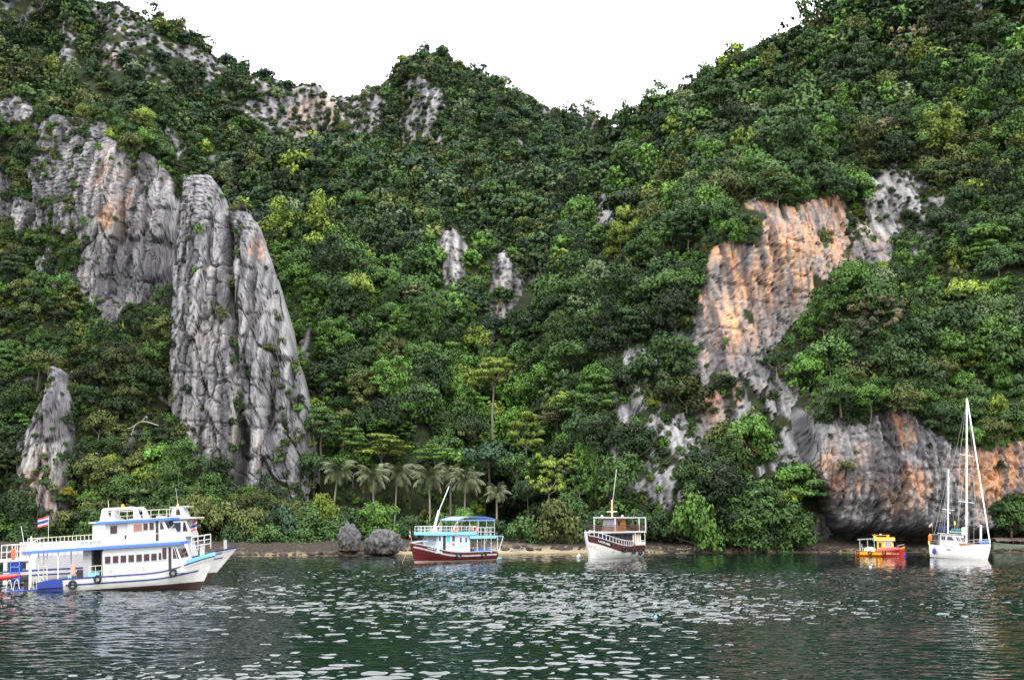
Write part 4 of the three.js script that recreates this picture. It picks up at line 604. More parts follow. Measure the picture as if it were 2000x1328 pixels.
  for (const list of drafts.values()) if (list.length > 1) list.sort((p, q) => p.px - q.px).forEach((t, k) => { t.label += ', ' + NTH[k] + ' from left'; });
  for (const t of OWN) t.g.userData.label = t.label;
  for (const t of TREES) if (t.own) {
    const bush = t.shape === 'bush' || t.shape === 'hanging', g = thing(t.shape === 'hanging' ? 'creeper' : bush ? 'bush' : 'tree', t.label, t.shape === 'hanging' ? 'creeper' : bush ? 'bush' : 'tree', t.pos, t.shape === 'hanging' ? 0 : t.spin, bush ? 'bushes along the shore and ledges' : 'trees on the hillsides');
    g.scale.setScalar(t.r);
    const cr = part('crown', HERO[t.shape][t.variant], leafOf(t.green, t.tone), g); cr.scale.y = t.tall;
    part('trunk', TRUNKS[Math.floor(t.spin) % 3], t.variant ? barkMat : darkBark, g).scale.set(0.8, 0.6, 0.8);
  }
  const forest = new THREE.Group(); forest.name = 'forest'; tag(forest, 'dense tropical forest covering the hills, ridges and ledges', 'forest', null, 'stuff'); scene.add(forest);
  const sets = new Map();
  for (const t of TREES) { if (t.own) continue; const k = t.shape + '|' + t.variant + '|' + (t.far || t.small ? 'far' : 'near'); if (!sets.has(k)) sets.set(k, []); sets.get(k).push(t); }
  const m4 = new THREE.Matrix4(), q = new THREE.Quaternion(), e = new THREE.Euler(), c = new THREE.Color();
  for (const [k, list] of sets) {
    const [shape, variant, res] = k.split('|'), im = shadows(new THREE.InstancedMesh((res === 'far' ? FAR : CROWN)[shape][+variant], leafMat, list.length));
    im.name = 'crown'; im.userData.kind = 'stuff';
    list.forEach((t, i) => { const hang = t.shape === 'hanging'; e.set((t.spin * 7 % 1 - 0.5) * 0.25, hang ? 0 : t.spin, (t.spin * 13 % 1 - 0.5) * 0.25); m4.compose(t.pos, q.setFromEuler(e), V(t.r, t.r * t.tall, t.r)); im.setMatrixAt(i, m4); const g = GREEN[t.green]; im.setColorAt(i, c.setRGB(g[0] * t.tone, g[1] * t.tone, g[2] * t.tone)); });
    forest.add(im);
  }
  let tri = 0; scene.traverse((o) => { if (o.isMesh) { const g = o.geometry; tri += (g.index ?? g.attributes.position).count / 3; } }); console.log('triangles so far', Math.round(tri));
  console.log('own', order.length + OWN.length, 'least', area[order[order.length - 1]]);
}
// ---------------------------------------------------------------- boats
// every boat is built with its bow towards +x, its starboard side towards +z and the water at y = 0
const paint = { white: std(0.5, 0.5, 0.505, 0.35), cream: std(0.7, 0.66, 0.52, 0.5), blue: std(0.06, 0.16, 0.6, 0.4), navy: std(0.012, 0.03, 0.2, 0.35), sky: std(0.2, 0.52, 0.85, 0.4), pale: std(0.42, 0.52, 0.6, 0.4), red: std(0.55, 0.03, 0.03, 0.4), maroon: std(0.085, 0.008, 0.009, 0.35), brown: std(0.06, 0.012, 0.01, 0.45), wood: std(0.26, 0.1, 0.03, 0.5), yellow: std(0.75, 0.42, 0.02, 0.35), orange: std(0.8, 0.2, 0.02, 0.5), rubber: std(0.015, 0.015, 0.016, 0.85), dark: std(0.02, 0.02, 0.022, 0.6), grey: std(0.35, 0.35, 0.36, 0.5), steel: std(0.6, 0.6, 0.6, 0.3, { metalness: 0.6 }), bottom: std(0.05, 0.025, 0.018, 0.7), deck: std(0.3, 0.27, 0.23, 0.8), teak: std(0.28, 0.13, 0.07, 0.6), green: std(0.15, 0.19, 0.13, 0.8), salmon: std(0.8, 0.3, 0.22, 0.7), thatch: std(0.18, 0.13, 0.1, 0.9), teal: std(0.01, 0.12, 0.11, 0.7), curtain: std(0.35, 0.24, 0.17, 0.9) };
const glass = new THREE.MeshPhysicalMaterial({ color: col(0.035, 0.012, 0.014), roughness: 0.06, side: THREE.DoubleSide }), clearGlass = new THREE.MeshPhysicalMaterial({ color: col(0.02, 0.03, 0.04), roughness: 0.05, side: THREE.DoubleSide });
const hullDirt = grainTexture(256, (u, v) => { const n = clamp(0.97 + 0.16 * tnoise(u, v, 24, 5, 4) - 0.2 * smoothstep(tnoise(u, v, 18, 2, 9), 0.14, 0.3), 0, 1); return [n, n * 0.985, n * 0.96]; }, true);
const bx = (w, h, d, x, y, z, r = 0) => (r ? new RoundedBoxGeometry(w, h, d, 2, r) : new THREE.BoxGeometry(w, h, d)).translate(x, y, z);
function rod(a, b, r = 0.025, n = 6) { const d = b.clone().sub(a), g = new THREE.CylinderGeometry(r, r, d.length(), n); g.applyQuaternion(new THREE.Quaternion().setFromUnitVectors(V(0, 1, 0), d.normalize())); return g.translate((a.x + b.x) / 2, (a.y + b.y) / 2, (a.z + b.z) / 2); }
function bent(pts, r = 0.03, n = 24) { return new THREE.TubeGeometry(new THREE.CatmullRomCurve3(pts, false, 'catmullrom', 0.2), n, r, 6, false); }
function prism(pts, depth, z = 0, bevel = 0.02) { const s = new THREE.Shape(pts.map(([x, y]) => new THREE.Vector2(x, y))), g = new THREE.ExtrudeGeometry(s, { depth: depth - 2 * bevel, bevelEnabled: bevel > 0, bevelThickness: bevel, bevelSize: bevel, bevelOffset: -bevel, bevelSegments: 2, curveSegments: 8 }); return g.translate(0, 0, z - depth / 2 + bevel); }
function rail(path, h, gap, r = 0.022, mids = 1) {   // a railing along a polyline of deck points: posts, a top rail and middle rails
  const g = [];
  for (let i = 0; i < path.length - 1; i++) {
    const a = path[i], b = path[i + 1], n = Math.max(1, Math.round(a.distanceTo(b) / gap));
    for (let k = i ? 1 : 0; k <= n; k++) { const p = a.clone().lerp(b, k / n); g.push(rod(p, p.clone().add(V(0, h, 0)), r)); }
    for (let m = 0; m <= mids; m++) { const y = h * (1 - m / (mids + 1)); g.push(rod(a.clone().add(V(0, y, 0)), b.clone().add(V(0, y, 0)), m ? r * 0.8 : r * 1.15)); }
  }
  return g;
}
function makeHull(o) {
  const K = o.keel ?? -0.6;
  const half = (t) => { const m = o.widest ?? 0.45; return o.B / 2 * (t < m ? lerp(o.stern ?? 0.85, 1, smoothstep(t, 0, m)) : Math.pow(Math.max(0, 1 - Math.pow((t - m) / (1 - m), o.full ?? 2.2)), 0.8)); };
  const point = (t, s, side, out = 0) => {
    const y = lerp(K, o.sheer(t), s), b = half(t), fl = lerp(o.flare ?? 0.75, 1, Math.pow(s, 0.7)), z = b * fl * (1 - 0.55 * Math.pow(1 - s, 3)) * lerp(1, Math.pow(s, 0.55), smoothstep(t, 0.6, 1) * 0.75);
    return V(t * o.L - (o.rake ?? 1) * Math.pow(Math.max(0, 1 - s), o.curve ?? 1) * smoothstep(t, 0.55, 1), y, side * (z + out));
  };
  const sheet = (t0, t1, s0, s1, out, n = 36, m = 10, sides = [-1, 1]) => {
    const P = [], T = [], I = [];
    for (const side of sides) { const k = P.length / 3; for (let i = 0; i <= n; i++) for (let j = 0; j <= m; j++) { const t = lerp(t0, t1, i / n), sa = typeof s0 === 'function' ? s0(t) : s0, sb = typeof s1 === 'function' ? s1(t) : s1, p = point(t, lerp(sa, sb, j / m), side, out); P.push(p.x, p.y, p.z); T.push(side > 0 ? i / n : 1 - i / n, j / m); } for (let i = 0; i < n; i++) for (let j = 0; j < m; j++) { const a = k + i * (m + 1) + j; if (side > 0) I.push(a, a + m + 1, a + m + 2, a, a + m + 2, a + 1); else I.push(a, a + m + 2, a + m + 1, a, a + 1, a + m + 2); } }
    const g = new THREE.BufferGeometry(); g.setAttribute('position', new THREE.Float32BufferAttribute(P, 3)); g.setAttribute('uv', new THREE.Float32BufferAttribute(T, 2)); g.setIndex(I); g.computeVertexNormals(); return g;
  };
  const cap = (t) => { const P = [], I = [], n = 10; for (let j = 0; j <= n; j++) for (const s of [-1, 1]) { const p = point(t, j / n, s); P.push(p.x, p.y, p.z); } for (let j = 0; j < n; j++) { const a = j * 2; I.push(a, a + 1, a + 3, a, a + 3, a + 2); } const g = new THREE.BufferGeometry(); g.setAttribute('position', new THREE.Float32BufferAttribute(P, 3)); g.setIndex(I); g.computeVertexNormals(); return g; };
  const deck = (drop, t0 = 0, t1 = 0.99) => { const P = [], I = [], n = 30; for (let i = 0; i <= n; i++) for (const s of [-1, 1]) { const t = lerp(t0, t1, i / n), p = point(t, 1, s, -0.05); P.push(p.x, p.y - drop, p.z); } for (let i = 0; i < n; i++) { const a = i * 2; I.push(a, a + 1, a + 3, a, a + 3, a + 2); } const g = new THREE.BufferGeometry(); g.setAttribute('position', new THREE.Float32BufferAttribute(P, 3)); g.setIndex(I); g.computeVertexNormals(); return g; };
  const level = (y) => (t) => (y - K) / (o.sheer(t) - K);   // s at a height
  return { point, sheet, cap, deck, level, half };
}
function windowOn(parent, mat, frameMat, w, h, x, y, z, skew = 0, axis = 'z', sign = 1) {   // a frame proud of the wall with its pane
  const shp = (a, b, d) => { const g = prism([[-a / 2, -b / 2], [a / 2, -b / 2], [a / 2 + skew, b / 2], [-a / 2 + skew * (skew ? 1 : 0), b / 2]], d, 0, 0); if (axis === 'x') g.rotateY(sign * Math.PI / 2); return g; };
  const f = part('window', shp(w + 0.09, h + 0.09, 0.05), frameMat, parent); f.position.set(x, y, z);
  const p = part('pane', shp(w, h, 0.07), mat, f);
  return f;
}
function tyre(name, R, parent, p, turnY = 0) { const t = part(name, new THREE.TorusGeometry(R, R * 0.38, 8, 18), paint.rubber, parent); t.position.copy(p); t.rotation.y = turnY; return t; }
function script(seed, ink, ground, len) {   // lettering too small to read in the photograph: joined strokes of a brush
  const c = document.createElement('canvas'); c.width = 256; c.height = 48; const x = c.getContext('2d'), r = rng(seed);
  if (ground) { x.fillStyle = ground; x.fillRect(0, 0, 256, 48); }
  x.strokeStyle = ink; x.lineWidth = 5; x.lineCap = 'round'; x.lineJoin = 'round'; let px = 14;
  x.beginPath(); x.moveTo(px, 34); while (px < 236 * len) { const w = 9 + 8 * r(), h = 10 + 20 * r(); x.bezierCurveTo(px + w * 0.2, 34 - h, px + w * 0.9, 30 - h, px + w * 0.55, 34); px += w; x.lineTo(px, 32 + 4 * r()); if (r() < 0.14) { px += 8; x.moveTo(px, 34); } } x.stroke();
  const t = new THREE.CanvasTexture(c); t.colorSpace = THREE.SRGBColorSpace; return new THREE.MeshStandardMaterial({ map: t, roughness: 0.5, side: THREE.DoubleSide, alphaTest: ground ? 0 : 0.5 });
}
function flag(parent, x, y, z, w, h, turn = 0) {   // red, white, blue, white, red cloth waving from a staff at (x, y, z)
  const f = new THREE.Group(); f.name = 'flag'; f.position.set(x, y, z); f.rotation.y = turn; parent.add(f);
  const bands = [[0, 1 / 6, paint.red], [1 / 6, 1 / 3, paint.white], [1 / 3, 2 / 3, paint.navy], [2 / 3, 5 / 6, paint.white], [5 / 6, 1, paint.red]];
  for (const [a, b, m] of bands) { const g = new THREE.PlaneGeometry(w, h * (b - a), 10, 2), p = g.attributes.position; for (let i = 0; i < p.count; i++) { const u = p.getX(i) / w + 0.5; p.setXYZ(i, -u * w, p.getY(i) + h * (a + b) / 2 - h - u * 0.25 * h, 0.12 * w * Math.sin(u * 7)); } g.computeVertexNormals(); part('stripe', g, m, f); }
  return f;
}
const bowRight = (px, py, yaw) => [onWater(px, py), yaw];

// ---- the large white and blue day boat, stern to the left
{
  const g = thing('ferry', 'large white and blue two-decked day boat at the left, bow to the right', 'boat', onWater(134, 1152), 0.12);
  g.rotation.set(0, 0.12, 0.062, 'YXZ'); g.position.y = -0.1; g.scale.x = 0.9;
  const S = (t) => 1.12 + 1.05 * Math.pow(smoothstep(t, 0.5, 1.05), 1.6), H = makeHull({ L: 13.3, B: 4.4, sheer: S, keel: -0.75, rake: 1.5, stern: 0.92, widest: 0.4, full: 3.6 });
  const whiteHull = std(0.76, 0.76, 0.77, 0.35, { map: hullDirt });
  const hull = part('hull', [H.sheet(0, 1, H.level(0.02), 1, 0), H.cap(0)], whiteHull, g);
  part('bottom', H.sheet(0, 1, 0, H.level(0.06), 0.004), paint.bottom, hull);
  part('deck', H.deck(0.25), paint.deck, hull);
  part('rubbing_strake', H.sheet(0, 1, (t) => H.level(S(t) - 0.11)(t), 1, 0.05, 40, 2), paint.navy, hull);
  part('stripe', H.sheet(0.02, 0.93, (t) => H.level(S(t) * 0.5 - 0.07)(t), (t) => H.level(S(t) * 0.5 + 0.05)(t), 0.03, 40, 2), paint.navy, hull);
  part('bow_rail_board', H.sheet(0.82, 1, (t) => 1, (t) => H.level(S(t) + 0.3)(t), 0.01, 16, 2), paint.sky, g);
  // lower cabin with its windows
  const zc = 1.84, lower = part('lower_cabin', prism([[3.5, 0.9], [10.9, 0.95], [10.05, 3.3], [3.6, 3.3], [3.45, 3.0]], 2 * zc, 0, 0.04), paint.white, g);
  for (const x of [3.96, 4.66, 5.35, 6.05, 6.75, 7.42, 8.08]) windowOn(lower, glass, paint.white, 0.5, 0.58, x, 2.38, zc);
  windowOn(lower, glass, paint.white, 0.24, 0.58, 8.62, 2.4, zc);
  windowOn(lower, glass, paint.white, 0.38, 0.95, 9.02, 2.62, zc);
  const door = part('door', bx(0.26, 1.9, 0.06, 0, 0, 0), paint.dark, lower); door.position.set(9.5, 2.15, zc); const dg = part('pane', bx(0.22, 0.7, 0.08, 0, 0.5, 0), glass, door);
  { const q = part('window', prism([[9.78, 2.15], [10.12, 2.15], [9.86, 2.95], [9.78, 2.95]], 0.06, zc, 0), glass, lower); const q2 = part('window', prism([[10.22, 2.1], [10.33, 2.1], [10.02, 2.98], [9.91, 2.98]], 0.06, zc, 0), glass, lower); }
  for (const x of [-1.2, 0, 1.2]) { const q = part('window', bx(0.05, 0.8, 0.95, 0, 0, 0), glass, lower); q.position.set(10.36, 2.55, x); q.rotation.z = 0.34; }
  for (let i = 0; i < 8; i++) part('panel_seam', bx(0.02, 1.1, 0.03, 4.3 + i * 0.78, 1.5, zc), paint.grey, lower);
  part('panel_seam', bx(6.2, 0.02, 0.03, 6.9, 2.02, zc), paint.grey, lower);
  for (const x of [4.15, 7.15]) part('vent', bx(0.26, 0.26, 0.06, x, 1.45, zc), paint.grey, lower);
  // open cockpit behind the cabin
  const cock = part('cockpit', [bx(0.1, 2.4, 3.7, 3.42, 2.2, 0), bx(4.4, 0.08, 3.9, 1.3, 1.0, 0), bx(2.1, 2.4, 0.08, 2.4, 2.2, -1.85), bx(2.1, 0.04, 3.6, 2.4, 3.36, 0)], std(0.05, 0.045, 0.045, 0.7), g);
  part('locker', bx(0.75, 2.25, 0.7, 2.0, 2.15, 1.0), paint.grey, g); part('handle', bx(0.3, 0.04, 0.05, 2.0, 2.9, 1.38), paint.dark, g);
  part('bench', bx(1.0, 0.4, 0.6, 2.7, 1.25, 1.5), paint.sky, g);
  part('cockpit_rail', rail([V(2.35, 1.12, 1.95), V(3.45, 1.12, 1.95)], 0.85, 0.7), paint.cream, g);
  part('life_jacket', bx(0.42, 0.9, 0.25, 0, 0, 0, 0.1).translate(0.85, 1.75, 1.7), paint.salmon, g);
  part('engine_box', bx(0.5, 0.75, 0.5, 1.35, 1.35, 1.3, 0.1), paint.dark, g); part('cool_box', bx(0.3, 0.25, 0.3, 0.6, 1.25, 1.7), paint.sky, g);
  // upper deck
  const up = part('upper_deck', bx(13.9, 0.16, 4.3, 3.55, 3.46, 0), paint.white, g);
  part('deck_edge', [bx(13.95, 0.24, 0.06, 3.56, 3.4, 2.16), bx(13.95, 0.24, 0.06, 3.56, 3.4, -2.16), bx(0.06, 0.24, 4.3, 10.52, 3.4, 0), bx(0.06, 0.24, 4.3, -3.42, 3.4, 0)], paint.blue, up);
  for (const x of [-2.9, -0.4]) for (const z of [-1.9, 1.9]) part('pillar', rod(V(x, 0.4, z), V(x, 3.4, z), 0.05), paint.cream, g);
  part('upper_rail', [...rail([V(3.4, 3.54, 2.05), V(-1.6, 3.54, 2.05)], 0.98, 0.72), ...rail([V(3.4, 3.54, -2.05), V(-3.3, 3.54, -2.05), V(-3.3, 3.54, 1.2)], 0.98, 0.72), bent([V(-1.6, 4.52, 2.05), V(-2.2, 4.42, 2.05), V(-3.0, 3.9, 2.05), V(-3.2, 3.54, 2.05)], 0.035), bent([V(-1.6, 4.05, 2.05), V(-2.1, 3.95, 2.05), V(-2.5, 3.54, 2.05)], 0.028), rod(V(-2.7, 0.6, 2.1), V(-2.7, 4.7, 2.1), 0.06)], paint.cream, g);
  part('bench_cushion', bx(2.9, 0.5, 0.5, -0.1, 3.85, 1.7, 0.03), paint.cream, g);
  // wheelhouse on the upper deck
  const aft = part('aft_cabin', prism([[3.4, 3.54], [3.55, 4.1], [3.75, 4.7], [3.65, 5.35], [6.0, 5.35], [6.0, 3.54]], 3.3, 0, 0.05), paint.white, g);
  windowOn(aft, glass, paint.white, 0.62, 0.66, 4.45, 4.82, 1.65); part('window', bx(0.16, 0.5, 0.06, 5.75, 4.82, 1.66), glass, aft); part('hatch', bx(0.34, 0.3, 0.06, 5.6, 4.15, 1.66), paint.dark, aft); part('panel', bx(1.5, 0.75, 0.05, 4.5, 3.98, 1.66), std(0.55, 0.62, 0.66, 0.3), aft);
  const wh = part('wheelhouse', prism([[5.55, 3.54], [9.75, 3.54], [9.0, 5.38], [5.75, 5.38]], 3.7, 0, 0.04), paint.white, g);
  windowOn(wh, std(0.28, 0.12, 0.1, 0.15), paint.white, 0.74, 0.6, 6.65, 4.86, 1.85); windowOn(wh, glass, paint.white, 0.4, 0.56, 7.35, 4.9, 1.85); windowOn(wh, glass, paint.white, 0.4, 0.6, 7.9, 4.92, 1.85);
  const wd = part('door', bx(0.24, 1.65, 0.07, 8.38, 4.5, 1.85), paint.dark, wh); part('crossbar', bx(0.26, 0.06, 0.09, 8.38, 4.28, 1.85), paint.white, wd);
  part('window', prism([[8.65, 4.62], [9.02, 4.62], [8.8, 5.2], [8.68, 5.2]], 0.07, 1.85, 0), glass, wh);
  for (const z of [-1.2, 0, 1.2]) { const q = part('window', bx(0.05, 0.7, 0.95, 0, 0, 0), clearGlass, wh); q.position.set(9.17, 4.98, z); q.rotation.z = 0.385; }
  const roof = part('wheelhouse_roof', bx(6.6, 0.14, 4.1, 6.35, 5.5, 0, 0.05), paint.white, g);
  part('roof_edge', [bx(6.62, 0.2, 0.05, 6.35, 5.44, 2.06), bx(6.62, 0.2, 0.05, 6.35, 5.44, -2.06), bx(0.05, 0.2, 4.1, 9.66, 5.44, 0), bx(0.05, 0.2, 4.1, 3.04, 5.44, 0)], paint.blue, roof);
  part('roof_box', [bx(0.5, 0.2, 0.5, 8.3, 5.66, 0.4, 0.05), bx(0.35, 0.14, 0.4, 8.75, 5.63, 0.4, 0.04), bx(0.6, 0.12, 0.5, 5.8, 5.62, 0.3, 0.03)], paint.white, roof);
  const arch = part('radar_arch', [-1.75, 1.75].map((z) => { const s = new THREE.Shape(); s.moveTo(3.25, 5.55); s.lineTo(3.45, 6.5); s.quadraticCurveTo(3.5, 6.62, 3.7, 6.62); s.lineTo(6.2, 6.62); s.quadraticCurveTo(6.5, 6.6, 6.65, 6.2); s.lineTo(6.95, 5.6); s.lineTo(6.3, 5.6); s.lineTo(6.25, 6.3); s.quadraticCurveTo(6.2, 6.42, 6.05, 6.42); s.lineTo(3.95, 6.42); s.quadraticCurveTo(3.95, 5.75, 4.7, 5.6); s.lineTo(4.7, 5.55); return new THREE.ExtrudeGeometry(s, { depth: 0.14, bevelEnabled: true, bevelSize: 0.02, bevelThickness: 0.02, bevelSegments: 2 }).translate(0, 0, z - 0.07); }), paint.white, g);
  part('arch_top', [bx(2.5, 0.16, 3.5, 4.95, 6.52, 0, 0.05)], paint.white, arch); part('aerial', rod(V(3.7, 6.6, 0.5), V(3.66, 7.3, 0.5), 0.025), paint.white, arch);
  const lamp = part('beacon', new THREE.CylinderGeometry(0.13, 0.16, 0.24, 12).translate(5.0, 6.78, 0.6), std(0.9, 0.25, 0.02, 0.3), arch);
  // stern platform, ladders and outboard motor
  part('stern_platform', [prism([[-7.4, -0.25], [-6.9, 0.35], [0, 0.42], [0, -0.4], [-6.6, -0.4]], 3.6, 0, 0.03)], paint.navy, g);
  part('stern_bulwark', prism([[-2.2, 0.42], [-2.2, 0.95], [-1.2, 1.1], [0.02, 1.12], [0.02, 0.42]], 4.1, 0, 0.03), paint.navy, g);
  part('ladder', [...[-4.9, -4.25].flatMap((x) => [bent([V(x - 0.15, 0.4, 1.6), V(x, 1.1, 1.6), V(x + 0.25, 1.28, 1.6), V(x + 0.4, 0.5, 1.6)], 0.04)])], paint.white, g);
  part('ladder', [...[-2.6, -2.0].flatMap((x) => [bent([V(x, 0.42, 1.75), V(x, 1.2, 1.75), V(x + 0.25, 1.28, 1.75), V(x + 0.3, 0.45, 1.75)], 0.04)]), bx(0.6, 0.5, 0.3, -1.95, 0.8, 1.6)], paint.white, g);
  part('ladder', [rod(V(-2.3, 0.6, 1.3), V(-2.3, 3.4, 1.3), 0.045), rod(V(-1.55, 0.6, 1.3), V(-1.55, 3.4, 1.3), 0.045), ...[1, 1.4, 1.8, 2.2, 2.6, 3].map((y) => rod(V(-2.3, y, 1.3), V(-1.55, y, 1.3), 0.03))], paint.cream, g);
  const motor = part('outboard_motor', [bx(0.75, 0.55, 0.6, -3.45, 1.35, 1.2, 0.16), bx(0.45, 0.9, 0.4, -3.35, 0.75, 1.2, 0.1)], paint.dark, g);
  for (const [px, y, R] of [[0.9, 0.55, 0.3], [3.15, 0.9, 0.26]]) tyre('tyre', R, g, H.point(px / 13.3, H.level(y)(px / 13.3), 1, 0.12));
  { const p = H.point(0.745, H.level(0.98)(0.745), 1, 0.14); tyre('tyre', 0.26, g, p, 0.2); }
  part('staff', rod(V(-2.0, 3.5, -0.4), V(-2.0, 6.3, -0.4), 0.025), paint.steel, g); const fl = flag(g, -2.02, 6.3, -0.4, 0.9, 0.75, 0.15);
}
// ---- the second white boat, moored on the far side of it
{
  const g = thing('ferry', 'white boat moored behind the large blue-trimmed one, only bow, cabin front and stern showing', 'boat', onWater(20, 1141), 0.1);
  g.rotation.set(0, 0.1, 0.05, 'YXZ'); g.position.y = -0.05; g.scale.x = 0.95;
  const S = (t) => 1.3 + 1.05 * Math.pow(smoothstep(t, 0.55, 1.05), 1.5), H = makeHull({ L: 21.3, B: 4.6, sheer: S, keel: -0.7, rake: 2.8, stern: 0.9, widest: 0.4, full: 2 });
  const hull = part('hull', [H.sheet(0, 1, 0, 1, 0), H.cap(0)], std(0.7, 0.71, 0.73, 0.35, { map: hullDirt }), g);
  part('bottom', H.sheet(0, 1, 0, H.level(0.1), 0.005), paint.bottom, hull); part('deck', H.deck(0.2), paint.deck, hull);
  part('rubbing_strake', H.sheet(0, 1, (t) => H.level(S(t) - 0.13)(t), 1, 0.04, 40, 2), paint.navy, hull);
  part('stripe', H.sheet(0.02, 0.97, (t) => H.level(S(t) * 0.62 - 0.05)(t), (t) => H.level(S(t) * 0.62 + 0.06)(t), 0.03, 40, 2), paint.navy, hull);
  const name = part('name_board', H.sheet(0.9, 0.965, (t) => H.level(S(t) - 0.5)(t), (t) => H.level(S(t) - 0.2)(t), 0.02, 8, 2, [1]), script(5, '#223a6a', null, 0.8), hull);
  const low = part('lower_cabin', prism([[2, 1.1], [17.3, 1.1], [16.6, 3.6], [2, 3.6]], 3.8, 0, 0.04), paint.white, g);
  const cab = part('upper_cabin', prism([[8, 3.5], [17.2, 3.5], [16.7, 5.0], [8, 5.0]], 3.7, 0, 0.04), paint.white, g);
  windowOn(cab, std(0.02, 0.18, 0.5, 0.3), paint.white, 0.8, 0.75, 14.6, 4.35, 1.85); windowOn(cab, clearGlass, paint.white, 0.9, 0.8, 15.75, 4.4, 1.85); part('window', prism([[16.4, 4.0], [16.85, 4.0], [16.6, 4.8], [16.45, 4.8]], 0.06, 1.85, 0), glass, cab);
  part('roof', bx(10, 0.14, 4.2, 12.7, 5.15, 0, 0.05), paint.white, g);
  part('roof_rail', rail([V(9, 5.2, 1.9), V(14.9, 5.2, 1.9), V(15.3, 5.2, 0)], 0.85, 0.75), paint.cream, g);
  part('small_wheelhouse', prism([[15.0, 5.2], [16.6, 5.2], [16.2, 6.2], [15.2, 6.2]], 1.8, 0, 0.04), paint.white, g); part('window', prism([[15.55, 5.5], [16.0, 5.5], [15.85, 6.0], [15.6, 6.0]], 0.05, 0.92, 0), glass, g); part('roof', bx(1.9, 0.08, 2, 15.9, 6.24, 0), paint.white, g);
  part('beacon', new THREE.ConeGeometry(0.14, 0.35, 10).translate(15.6, 6.45, 0.3), std(0.9, 0.45, 0.1, 0.3), g); part('aerial', rod(V(15.6, 6.5, 0.3), V(15.4, 8, 0.3), 0.015), paint.steel, g);
  part('bow_rail', rail([V(17.2, 2.15, 1.8), V(18.9, 2.35, 1.3)], 1.25, 0.7, 0.05, 2), paint.white, g); part('bollard', bx(0.28, 0.8, 0.28, 20.1, 2.6, 0.2), paint.grey, g); part('stem_post', bx(0.4, 1.7, 0.4, 18.1, 1.9, 1.25), paint.white, g);
  part('staff', rod(V(17.0, 4.2, 1.2), V(17.1, 5.1, 1.2), 0.02), paint.steel, g); flag(g, 17.6, 4.9, 1.2, 0.65, 0.8, 0);
  // stern: gallery, lifebuoys, ladder
  part('stern_gallery', [bx(2.7, 0.3, 4.2, 1.0, 2.2, 0, 0.05), bx(0.35, 2.0, 0.35, 0.2, 1.1, 1.9)], paint.white, g); part('stern_rail', rail([V(2.3, 2.35, 2.0), V(-0.2, 2.35, 2.0), V(-0.2, 2.35, -2.0)], 1.2, 1.3, 0.045), paint.white, g);
  part('cabinet', bx(1.1, 1.5, 1.2, 1.9, 3.0, 1.2), paint.white, g); part('life_jacket', [bx(0.35, 0.9, 0.2, 0.9, 2.75, 2.1, 0.08)], std(0.85, 0.12, 0.05, 0.7), g); part('life_jacket', [bx(0.6, 0.5, 0.2, 2.0, 2.95, 1.95, 0.08)], paint.salmon, g);
  part('ladder', [bx(0.1, 1.9, 0.1, 0.7, 1.2, 2.1), bx(0.1, 1.9, 0.1, 1.5, 1.2, 2.1), ...[0.6, 1.1, 1.6].map((y) => bx(0.8, 0.1, 0.1, 1.1, y, 2.1))], paint.blue, g); part('screen', bx(1.1, 1.9, 0.05, 1.15, 1.2, 1.95), paint.navy, g);
  part('aerial', rod(V(1.3, 3.6, 0.5), V(1.0, 5.2, 0.5), 0.04), paint.grey, g);
  part('aft_rail', rail([V(3.2, 2.4, 2.1), V(9, 2.4, 2.1)], 1.2, 1.2, 0.05), paint.white, g); part('aft_wall', bx(6.5, 1.4, 0.1, 6.2, 1.75, 2.02), paint.grey, g);
}
// ---- red kayak lying on the stern platform
{
  const P = onWater(4, 1152), L = 3.6, pts = []; const g = thing('kayak', 'red plastic kayak lying across the blue stern platform at the left edge', 'kayak', V(P.x - 0.6, 0.72, P.z - 0.3), 0.1);
  const geo = new THREE.SphereGeometry(1, 28, 14), p = geo.attributes.position; for (let i = 0; i < p.count; i++) { const x = p.getX(i), y = p.getY(i), z = p.getZ(i), e = 1 - 0.3 * x * x; p.setXYZ(i, x * L / 2, (y > 0 ? y * 0.2 : y * 0.3) + 0.18 * x * x + 0.3, z * 0.42 * e); } geo.computeVertexNormals();
  part('hull', geo, std(0.75, 0.045, 0.04, 0.35), g); part('seat_well', new THREE.SphereGeometry(0.3, 14, 8).scale(1.6, 0.25, 0.9).translate(-0.1, 0.47, 0), paint.dark, g); part('cord', bent([V(-1.2, 0.52, 0.3), V(0, 0.56, 0.36), V(1.2, 0.55, 0.28)], 0.02), paint.dark, g);
}
